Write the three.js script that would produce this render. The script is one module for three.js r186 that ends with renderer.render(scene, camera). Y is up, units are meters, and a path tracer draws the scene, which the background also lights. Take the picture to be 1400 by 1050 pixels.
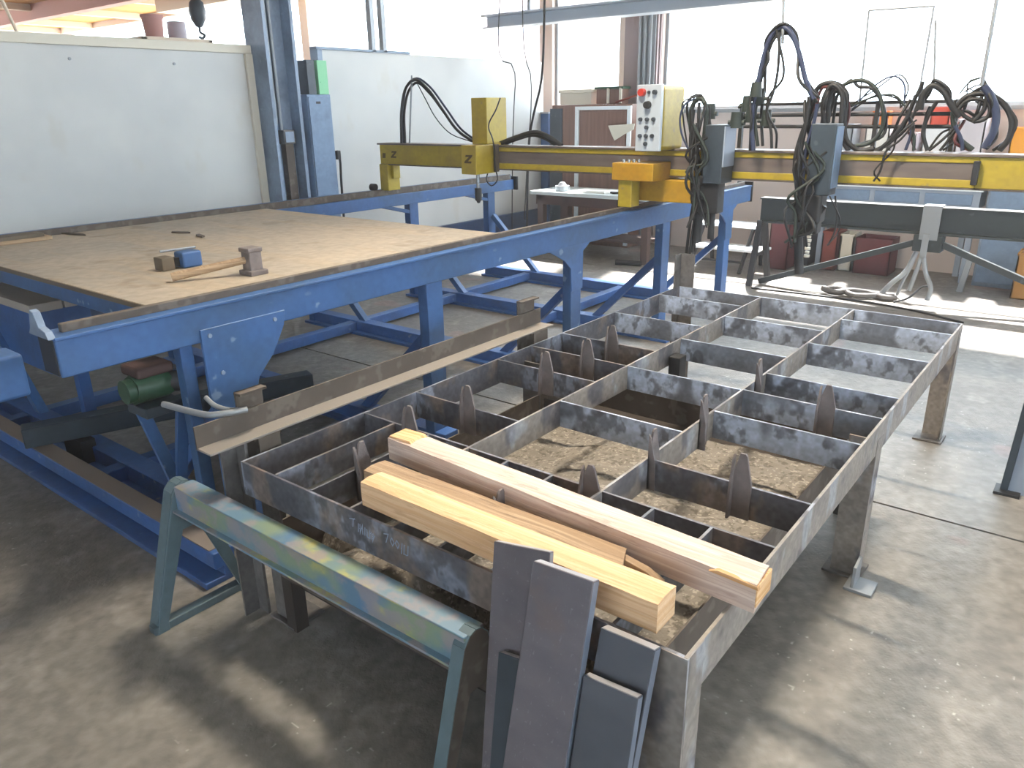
import * as THREE from 'three';
import { RoundedBoxGeometry } from 'three/addons/geometries/RoundedBoxGeometry.js';
import { RectAreaLightUniformsLib } from 'three/addons/lights/RectAreaLightUniformsLib.js';
import { mergeGeometries } from 'three/addons/utils/BufferGeometryUtils.js';

// ---------------------------------------------------------------- camera, sky, sun, exposure
const scene = new THREE.Scene();
const camera = new THREE.PerspectiveCamera(2 * Math.atan(525 / 1043) * 180 / Math.PI, 4 / 3, 0.05, 200);
camera.position.set(0, 1.65, 0);
camera.rotation.order = 'YXZ';
camera.rotation.set(-0.3464, 0.6689, -0.0169);
scene.add(camera);
scene.background = new THREE.Color(0.76, 0.89, 1.0);
scene.backgroundIntensity = 11;
const sun = new THREE.DirectionalLight(new THREE.Color(1.0, 0.96, 0.92), 48);
sun.position.set(-1 - 1.5, 10, -7 - 6);
sun.target.position.set(-1, 0, -7);
sun.castShadow = true;
sun.shadow.radius = 6;
sun.shadow.mapSize.set(2048, 2048);
Object.assign(sun.shadow.camera, { left: -9, right: 9, top: 9, bottom: -9, near: 0.5, far: 30 });
sun.name = 'sun';
scene.add(sun, sun.target);
// the work lamp over the table: a batten along x, out of the picture
RectAreaLightUniformsLib.init();
const V0 = (x, y, z) => new THREE.Vector3(x, y, z);
const LAMP = { x: -2.0, y: 3.9, z: -2.96, w: 1.1, d: 0.16, tilt: 0.82 };       // tilted towards +x
const lampLight = new THREE.RectAreaLight(new THREE.Color(1.0, 0.88, 0.71), 545, LAMP.w, LAMP.d);
lampLight.position.set(LAMP.x, LAMP.y, LAMP.z); lampLight.quaternion.setFromAxisAngle(V0(0, 0, 1), LAMP.tilt).multiply(new THREE.Quaternion().setFromAxisAngle(V0(1, 0, 0), -Math.PI / 2)); lampLight.name = 'work_lamp_light';
scene.add(lampLight);
const renderer = new THREE.WebGLRenderer({ antialias: true });
renderer.toneMapping = THREE.LinearToneMapping;
renderer.toneMappingExposure = 1.0;
renderer.shadowMap.enabled = true;
scene.fog = new THREE.FogExp2(new THREE.Color(0.9, 0.94, 1.0), 0.005);

// ---------------------------------------------------------------- helpers
let seed = 7;
const rnd = () => { seed = (seed * 1664525 + 1013904223) >>> 0; return seed / 4294967296; };
const rr = (a, b) => a + (b - a) * rnd();
const V = (x, y, z) => new THREE.Vector3(x, y, z);
const used = {};
function numbered(name) { const n = used[name] = (used[name] ?? -1) + 1; return n ? name + '_' + String(n).padStart(3, '0') : name; }
function uvMetres(g, off = [rnd(), rnd()]) {           // planar uv in metres, by the way each face looks
  g = g.index ? g.toNonIndexed() : g;
  if (!g.attributes.normal) g.computeVertexNormals();
  const p = g.attributes.position, uv = new Float32Array(p.count * 2), a = V(), b = V(), c = V();
  for (let i = 0; i < p.count; i += 3) {
    a.fromBufferAttribute(p, i); b.fromBufferAttribute(p, i + 1).sub(a); c.fromBufferAttribute(p, i + 2).sub(a);
    const n = b.cross(c), x = Math.abs(n.x), y = Math.abs(n.y), z = Math.abs(n.z);
    for (let k = i; k < i + 3; k++) {
      const X = p.getX(k), Y = p.getY(k), Z = p.getZ(k);
      uv[2 * k] = (y >= x && y >= z ? X : x >= z ? Z : X) + off[0]; uv[2 * k + 1] = (y >= x && y >= z ? Z : Y) + off[1];
    }
  }
  g.setAttribute('uv', new THREE.BufferAttribute(uv, 2));
  for (const k of Object.keys(g.attributes)) if (!['position', 'normal', 'uv'].includes(k)) g.deleteAttribute(k);
  return g;
}
const bases = new Map();
function obj(name, geos, mat, parent = scene) {         // merges the geometries (in world places) into one named mesh
  geos = [].concat(geos).map((g) => uvMetres(g));
  const g = geos.length > 1 ? mergeGeometries(geos) : geos[0];
  const base = bases.get(parent); if (base) g.translate(-base.x, -base.y, -base.z);
  const m = new THREE.Mesh(g, mat);
  m.name = parent === scene ? numbered(name) : name; m.castShadow = m.receiveShadow = true;
  if (base) bases.set(m, base);
  parent.add(m); return m;
}
function thing(name, label, category, at, group) {
  const o = new THREE.Group(); o.name = numbered(name); o.position.set(...at); bases.set(o, V(...at));
  o.userData = { label, category }; if (group) o.userData.group = group; scene.add(o); return o;
}
function tag(o, label, category, group, kind) { Object.assign(o.userData, { label, category }); if (group) o.userData.group = group; if (kind) o.userData.kind = kind; return o; }
function single(name, label, category, geos, mat, group) {      // a thing that is one mesh, its origin at its foot
  const m = obj(name, geos, mat); m.geometry.computeBoundingBox(); const b = m.geometry.boundingBox;
  const c = V((b.min.x + b.max.x) / 2, b.min.y, (b.min.z + b.max.z) / 2);
  m.geometry.translate(-c.x, -c.y, -c.z); m.position.copy(c); return tag(m, label, category, group);
}
function struct(name, geos, mat, parent) { const m = obj(name, geos, mat, parent); if (m.parent === scene) m.userData.kind = 'structure'; return m; }
function structGroup(name) { const o = new THREE.Group(); o.name = numbered(name); o.userData = { kind: 'structure' }; scene.add(o); return o; }
function B(x0, y0, z0, x1, y1, z1, r = 0) {
  const w = Math.abs(x1 - x0), h = Math.abs(y1 - y0), d = Math.abs(z1 - z0);
  const g = r ? new RoundedBoxGeometry(w, h, d, 2, Math.min(r, w / 2.01, h / 2.01, d / 2.01)) : new THREE.BoxGeometry(w, h, d);
  return g.translate((x0 + x1) / 2, (y0 + y1) / 2, (z0 + z1) / 2);
}
function bar(p, q, w, h, r = 0, side = V(0, 1, 0)) {            // a bar from p to q, w wide and h along the side given
  p = V(...p); q = V(...q); const d = q.clone().sub(p), L = d.length(); d.normalize();
  const x = d.clone().cross(side).normalize(), y = x.clone().cross(d);
  const g = r ? new RoundedBoxGeometry(w, h, L, 1, Math.min(r, w / 2.1, h / 2.1)) : new THREE.BoxGeometry(w, h, L);
  return g.applyMatrix4(new THREE.Matrix4().makeBasis(x, y, d.negate())).translate((p.x + q.x) / 2, (p.y + q.y) / 2, (p.z + q.z) / 2);
}
function tube(pts, r, seg, round = 7) {
  const c = new THREE.CatmullRomCurve3(pts.map((p) => V(...p)), false, 'centripetal');
  return new THREE.TubeGeometry(c, seg ?? Math.max(2, (pts.length - 1) * 5), r, round, false);
}
function rod(p, q, r, round = 10, r2 = r) {
  const a = V(...p), b = V(...q), d = b.clone().sub(a), g = new THREE.CylinderGeometry(r2, r, d.length(), round);
  return g.applyQuaternion(new THREE.Quaternion().setFromUnitVectors(V(0, 1, 0), d.clone().normalize())).translate((a.x + b.x) / 2, (a.y + b.y) / 2, (a.z + b.z) / 2);
}
function plate(pts, axis, at, t, bevel = 0.0015) {              // an outline cut from plate: axis 'z' outline in x,y; 'x' outline in z,y; 'y' outline in x,z
  const s = new THREE.Shape(pts.map(([a, b]) => new THREE.Vector2(a, b)));
  const g = new THREE.ExtrudeGeometry(s, { depth: t, bevelEnabled: bevel > 0, bevelThickness: bevel, bevelSize: bevel, bevelSegments: 1, steps: 1, curveSegments: 6 });
  if (axis === 'x') g.applyMatrix4(new THREE.Matrix4().set(0, 0, -1, 0, 0, 1, 0, 0, 1, 0, 0, 0, 0, 0, 0, 1)).translate(at + t, 0, 0);
  else if (axis === 'y') g.applyMatrix4(new THREE.Matrix4().set(1, 0, 0, 0, 0, 0, -1, 0, 0, 1, 0, 0, 0, 0, 0, 1)).translate(0, at + t, 0);
  else g.translate(0, 0, at);
  return g;
}

// ---------------------------------------------------------------- textures: tiling noise
function noiseGrid(n, s) { let q = s * 9301 + 49297; const a = new Float32Array(n * n); for (let i = 0; i < a.length; i++) { q = (q * 1664525 + 1013904223) >>> 0; a[i] = q / 4294967296; } return a; }
const grids = {};
function vnoise(u, v, nx, ny, s) {                              // u, v in 0..1, nx by ny cells
  const g = grids[s] ??= noiseGrid(256, s), X = u * nx, Y = v * ny, i = Math.floor(X), j = Math.floor(Y), fx = X - i, fy = Y - j;
  const at = (a, b) => g[(((b % ny) + ny) % ny % 256) * 256 + (((a % nx) + nx) % nx) % 256], sx = fx * fx * (3 - 2 * fx), sy = fy * fy * (3 - 2 * fy);
  return (at(i, j) * (1 - sx) + at(i + 1, j) * sx) * (1 - sy) + (at(i, j + 1) * (1 - sx) + at(i + 1, j + 1) * sx) * sy;
}
function fbm(u, v, nx, ny, oct, s) { let t = 0, a = 0.5, w = 0; for (let o = 0; o < oct; o++) { t += a * vnoise(u, v, nx << o, ny << o, s + o); w += a; a *= 0.55; } return t / w; }
const step = (a, b, x) => { x = Math.min(1, Math.max(0, (x - a) / (b - a))); return x * x * (3 - 2 * x); };
const hex = (h) => [(h >> 16) & 255, (h >> 8) & 255, h & 255];
const mix = (a, b, t) => [a[0] + (b[0] - a[0]) * t, a[1] + (b[1] - a[1]) * t, a[2] + (b[2] - a[2]) * t];
function tex(n, metres, f, srgb = true) {                       // f(u, v) -> [r, g, b] 0..255
  const d = new Uint8Array(n * n * 4);
  for (let j = 0; j < n; j++) for (let i = 0; i < n; i++) { const c = f((i + 0.5) / n, (j + 0.5) / n), k = (j * n + i) * 4; d[k] = Math.max(0, Math.min(255, c[0])); d[k + 1] = Math.max(0, Math.min(255, c[1])); d[k + 2] = Math.max(0, Math.min(255, c[2])); d[k + 3] = 255; }
  const t = new THREE.DataTexture(d, n, n); t.wrapS = t.wrapT = THREE.RepeatWrapping; t.magFilter = THREE.LinearFilter; t.minFilter = THREE.LinearMipmapLinearFilter; t.generateMipmaps = true;
  if (srgb) t.colorSpace = THREE.SRGBColorSpace; const r = [].concat(metres); t.repeat.set(1 / r[0], 1 / (r[1] ?? r[0])); t.needsUpdate = true; return t;
}
const grey = (x) => [255 * x, 255 * x, 255 * x];
function mat(color, o = {}) { return new THREE.MeshStandardMaterial({ color, roughness: 0.6, metalness: 0, ...o }); }
function paint(base, worn, dirt, s, o = {}) {                   // brushed-on paint with scuffs and grime
  const b = hex(base), w = hex(worn), k = hex(dirt);
  return mat(0xffffff, { roughness: 0.45, map: tex(256, o.size ?? 1.2, (u, v) => {
    let c = mix(b, k, 0.45 * step(0.45, 0.8, fbm(u, v, 5, 5, 4, s))); c = mix(c, w, 0.8 * step(0.76, 0.84, fbm(u, v, 24, 24, 3, s + 9)) * step(0.4, 0.7, vnoise(u, v, 4, 4, s + 3)));
    const g = 0.95 + 0.1 * fbm(u, v, 60, 60, 2, s + 5); return c.map((x) => x * g);
  }), ...(o.mat ?? {}) });
}
const bumpFine = tex(256, 0.25, (u, v) => grey(fbm(u, v, 24, 24, 3, 71)), false);
const bumpCoarse = tex(512, 0.6, (u, v) => grey(fbm(u, v, 16, 16, 5, 73)), false);

const M = {};
M.floor = mat(0xffffff, { roughness: 0.46, bumpMap: bumpFine, bumpScale: 0.0015, map: tex(1024, 3.7, (u, v) => {
  let c = mix(hex(0x7e7a74), hex(0x6c6863), step(0.35, 0.7, fbm(u, v, 4, 4, 5, 11)));
  c = mix(c, hex(0x68635c), 0.35 * step(0.56, 0.74, fbm(u, v, 7, 7, 5, 21)));
  c = mix(c, hex(0xa29d96), 0.35 * step(0.6, 0.76, fbm(u, v, 22, 22, 4, 31)));
  c = mix(c, hex(0x9a6f68), 0.4 * step(0.72, 0.8, fbm(u, v, 9, 9, 3, 41)));
  c = mix(c, hex(0xc8c4bc), 0.7 * step(0.93, 0.97, vnoise(u, v, 250, 250, 51)) * step(0.55, 0.75, vnoise(u, v, 6, 6, 52)));
  const g = 0.86 + 0.28 * fbm(u, v, 110, 110, 2, 61); return c.map((x) => x * g);
}) });
M.subfloor = mat(0x1c1a18, { roughness: 1 });
M.steel = mat(0xffffff, { roughness: 0.42, metalness: 0.15, bumpMap: bumpCoarse, bumpScale: 0.0012, map: tex(512, 0.9, (u, v) => {      // flame-cut table: mill scale with splashes of pale oxide
  let c = mix(hex(0x65656b), hex(0x4b4c54), fbm(u, v, 10, 10, 4, 101));
  c = mix(c, hex(0x9aa4b6), 0.6 * step(0.42, 0.6, fbm(u, v, 6, 6, 3, 111)) * step(0.3, 0.55, fbm(u, v, 30, 20, 3, 121)));
  c = mix(c, hex(0x8a7767), 0.6 * step(0.5, 0.7, fbm(u, v, 9, 5, 4, 131)));
  const g = 0.85 + 0.3 * fbm(u, v, 60, 60, 2, 141); return c.map((x) => x * g);
}) });
M.steelPale = mat(0xffffff, { roughness: 0.4, metalness: 0.1, bumpMap: bumpCoarse, bumpScale: 0.001, map: tex(512, 0.9, (u, v) => {   // far bars: pale oxide over scale, plus bluish window light put into the colour
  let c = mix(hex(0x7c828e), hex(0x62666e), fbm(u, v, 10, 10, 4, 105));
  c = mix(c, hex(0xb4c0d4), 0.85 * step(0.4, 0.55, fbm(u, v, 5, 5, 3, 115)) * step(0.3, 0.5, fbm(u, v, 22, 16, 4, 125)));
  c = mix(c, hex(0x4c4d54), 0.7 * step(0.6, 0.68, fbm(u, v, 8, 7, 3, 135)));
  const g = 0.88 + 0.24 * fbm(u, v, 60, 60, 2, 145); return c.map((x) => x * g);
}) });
M.steelDull = mat(0xffffff, { roughness: 0.6, metalness: 0.2, bumpMap: bumpCoarse, bumpScale: 0.001, map: tex(256, 0.7, (u, v) => mix(hex(0x77736f), hex(0x5a5858), fbm(u, v, 8, 8, 5, 151)).map((x) => x * (0.9 + 0.2 * fbm(u, v, 50, 50, 2, 152)))) });
M.tooth = mat(0xffffff, { roughness: 0.75, metalness: 0.2, bumpMap: bumpFine, bumpScale: 0.001, map: tex(128, 0.3, (u, v) => mix(hex(0x8c8280), hex(0x6a6463), fbm(u, v, 8, 8, 4, 161))) });
M.plateSteel = mat(0xffffff, { roughness: 0.5, metalness: 0.35, map: tex(512, 0.5, (u, v) => { let c = mix(hex(0x757075), hex(0x625f66), fbm(u, v, 4, 12, 4, 171)); c = mix(c, hex(0x7a675f), 0.35 * step(0.55, 0.8, fbm(u, v, 6, 6, 4, 175))); return mix(c, hex(0x97959c), 0.4 * step(0.9, 0.95, vnoise(u, v, 140, 100, 177))); }) });
M.plateEdge = mat(0x8792a4, { roughness: 0.35, metalness: 0.5 });
M.rust = mat(0xffffff, { roughness: 0.7, metalness: 0.15, map: tex(256, 0.8, (u, v) => mix(mix(hex(0x62584f), hex(0x4e463f), fbm(u, v, 10, 10, 4, 181)), hex(0x7c746c), 0.5 * step(0.55, 0.7, fbm(u, v, 16, 16, 3, 185)))) });
M.blue = paint(0x3c6092, 0x9aa8ba, 0x3a5068, 201);
M.blueDeep = paint(0x3c629e, 0x7d8aa6, 0x38496a, 211)
M.dust = mat(0x7a7068, { roughness: 0.95 });
M.yellow = paint(0xa8942a, 0x8d7e56, 0x8f7a3a, 221);
M.orange = paint(0xb28b24, 0xa8803a, 0x9a6a12, 226);
M.greyBlue = paint(0x8293a8, 0x93a3b6, 0x5a6676, 231);
M.greyBlue2 = paint(0x6d84a0, 0x8295ac, 0x4a5a70, 236);
M.board = mat(0xffffff, { roughness: 0.7, bumpMap: bumpFine, bumpScale: 0.0006, map: tex(1024, 2.6, (u, v) => {
  let c = mix(hex(0xb5a794), hex(0xa49a8c), step(0.3, 0.7, fbm(u, v, 3, 3, 5, 241)));
  c = mix(c, hex(0xb3a28a), 0.6 * step(0.5, 0.7, fbm(u, v, 3, 24, 4, 251)));
  c = mix(c, hex(0x8b7c68), 0.5 * step(0.68, 0.82, fbm(u, v, 12, 12, 4, 261)));
  const g = 0.93 + 0.14 * fbm(u, v, 90, 90, 2, 271); return c.map((x) => x * g);
}) });
M.boardEdge = mat(0x6a5f50, { roughness: 0.8 });
M.white = mat(0xffffff, { roughness: 0.5, map: tex(512, 2.2, (u, v) => { let c = mix(hex(0xc5c6c3), hex(0xbbbdbc), step(0.35, 0.75, fbm(u, v, 4, 4, 4, 281))); c = mix(c, hex(0xb9b4a8), 0.3 * step(0.66, 0.8, fbm(u, v, 10, 6, 4, 285))); return c; }) });
M.cream = mat(0xcfcabb, { roughness: 0.6 });
M.dado = paint(0x2f4262, 0x55637a, 0x26303f, 291);
M.plaster = mat(0xffffff, { roughness: 0.85, map: tex(256, 2, (u, v) => mix(hex(0xcfc3bc), hex(0xbeb1aa), fbm(u, v, 5, 5, 4, 301))) });
M.ceiling = mat(0x9a948a, { roughness: 0.9 });
M.deck = mat(0xffffff, { roughness: 0.85, map: tex(256, [0.9, 3], (u, v) => mix(hex(0xb98a4a), hex(0x9d6f3a), fbm(u, v, 6, 20, 3, 311))) });
M.girder = mat(0xb48d86, { roughness: 0.7 });
M.purlin = mat(0xd2c4b0, { roughness: 0.7 });
M.darkBrown = mat(0x4a3633, { roughness: 0.75 });
M.columnHazed = mat(0x857779, { roughness: 0.7 });  // back column: lightened and greyed, window haze put into the colour
M.rubber = mat(0x1d1e20, { roughness: 0.55 });
M.rubberGreen = mat(0x26302c, { roughness: 0.55 });
M.hoseBlue = mat(0x2c3550, { roughness: 0.5 });
M.hoseRed = mat(0x5a2a2c, { roughness: 0.5 });
M.dark = mat(0x26272a, { roughness: 0.55 });
M.darkBox = paint(0x36414b, 0x59656e, 0x282f36, 321);
M.lightBox = mat(0x8f9bab, { roughness: 0.45 });
M.panel = mat(0xaeb8c2, { roughness: 0.4 });
M.button = mat(0x3a4048, { roughness: 0.4 });
M.red = mat(0xb3342a, { roughness: 0.4 });
M.logo = mat(0x4a3a14, { roughness: 0.6 });
M.chrome = mat(0xaeb6bc, { roughness: 0.25, metalness: 0.8 });
M.pipe = mat(0x8d9296, { roughness: 0.45, metalness: 0.4 });
M.band = mat(0xffffff, { roughness: 0.5, metalness: 0.3, map: tex(128, 0.6, (u, v) => mix(hex(0x7d736c), hex(0x665c58), fbm(u, v, 4, 16, 3, 331))) });
M.greenMotor = paint(0x35543f, 0x5c7566, 0x263b30, 341);
M.green = mat(0x86c79a, { roughness: 0.6 });
M.maroon = mat(0x5e2224, { roughness: 0.6 });
M.brickRed = mat(0x7c3b30, { roughness: 0.75 });
M.door = mat(0xffffff, { roughness: 0.5, map: tex(256, [0.25, 1.2], (u, v) => mix(hex(0x8a6a5c), hex(0x705347), fbm(u, v, 10, 3, 4, 351))) });  // cabinet wood grain, its browns lightened to carry the haze
M.paper = mat(0xe9e8e2, { roughness: 0.7 });
M.benchTop = mat(0xc9d4d6, { roughness: 0.35 });
M.benchWood = mat(0x4c3a36, { roughness: 0.7 });
M.treadWhite = mat(0xdfe6ea, { roughness: 0.4 });
M.sand = mat(0xffffff, { roughness: 0.95, bumpMap: bumpCoarse, bumpScale: 0.005, map: tex(512, 0.8, (u, v) => { let c = mix(hex(0x888177), hex(0x6c665d), fbm(u, v, 8, 8, 5, 361)); c = mix(c, hex(0x4a443c), 0.5 * step(0.54, 0.7, fbm(u, v, 55, 55, 3, 365))); return mix(c, hex(0xa69f93), 0.7 * step(0.64, 0.76, fbm(u, v, 80, 80, 2, 367))); }) });
M.trayRust = mat(0x39322d, { roughness: 0.85 });
function wood(a, b, d, s) {
  return mat(0xffffff, { roughness: 0.75, bumpMap: bumpFine, bumpScale: 0.0008, map: tex(512, [0.9, 0.22], (u, v) => {
    const w = fbm(u, v, 3, 3, 3, s) * 0.12; let c = mix(hex(a), hex(b), step(0.35, 0.65, fbm(u, v + w, 3, 26, 4, s + 1)));
    c = mix(c, hex(d), 0.6 * step(0.64, 0.76, fbm(u, v, 8, 12, 4, s + 7))); return mix(c, hex(d), 0.35 * step(0.6, 0.66, fbm(u, v + w, 2, 60, 2, s + 11)));
  }) });
}
M.wood1 = wood(0xdacabd, 0xcbb6a8, 0xae958a, 401);
M.wood2 = wood(0xe4c29a, 0xdab083, 0xc69a72, 421);
M.wood3 = wood(0xb39a7c, 0x9c8266, 0x7d6852, 441);
M.woodFresh = wood(0xdfb88a, 0xcf9f6a, 0xb88a5c, 461)
M.flange = mat(0x857e77, { roughness: 0.6, metalness: 0.15 });
M.saw = mat(0xffffff, { roughness: 0.45, map: tex(512, 0.9, (u, v) => {                          // trestle: old yellow and green under blue overpaint
  let c = mix(hex(0x6f8a94), hex(0x5c7f9e), fbm(u, v, 4, 4, 3, 481)); c = mix(c, hex(0x88956a), 0.7 * step(0.46, 0.66, fbm(u, v, 4, 5, 4, 487)));
  c = mix(c, hex(0xbdb166), 0.8 * step(0.52, 0.7, fbm(u, v, 6, 9, 5, 491))); c = mix(c, hex(0x456fa6), 0.6 * step(0.6, 0.72, fbm(u, v, 3, 3, 3, 495)));
  return mix(c, hex(0x928b8f), 0.8 * step(0.44, 0.66, fbm(u, v, 12, 16, 5, 497)));
}) });
M.sawLeg = paint(0x586c74, 0x8a9478, 0x445258, 505);
M.building = mat(0xcbb4b6, { roughness: 0.8 });
M.building2 = mat(0xb9b9cc, { roughness: 0.8 });
M.glassDark = mat(0x8a8a9c, { roughness: 0.3 });

M.beamDark = paint(0x2a3133, 0x4a5254, 0x22272a, 521);
M.plateDark = mat(0xffffff, { roughness: 0.45, metalness: 0.3, map: tex(256, 0.5, (u, v) => mix(hex(0x5c6068), hex(0x4a4d55), fbm(u, v, 5, 9, 4, 531))) });
M.plateTop = mat(0xa9a8ac, { roughness: 0.4, metalness: 0.3 });
M.steelDusty = mat(0xffffff, { roughness: 0.55, metalness: 0.1, bumpMap: bumpCoarse, bumpScale: 0.001, map: tex(512, 0.9, (u, v) => {   // bars rubbed by sheets and dusted with grinding grit
  let c = mix(hex(0x958c82), hex(0x7c7672), fbm(u, v, 9, 9, 4, 541)); c = mix(c, hex(0x56545a), 0.8 * step(0.52, 0.66, fbm(u, v, 7, 5, 4, 545))); c = mix(c, hex(0xa9b0bc), 0.6 * step(0.6, 0.72, fbm(u, v, 8, 5, 3, 549)));
  const g = 0.88 + 0.24 * fbm(u, v, 60, 60, 2, 551); return c.map((x) => x * g);
}) });

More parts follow.
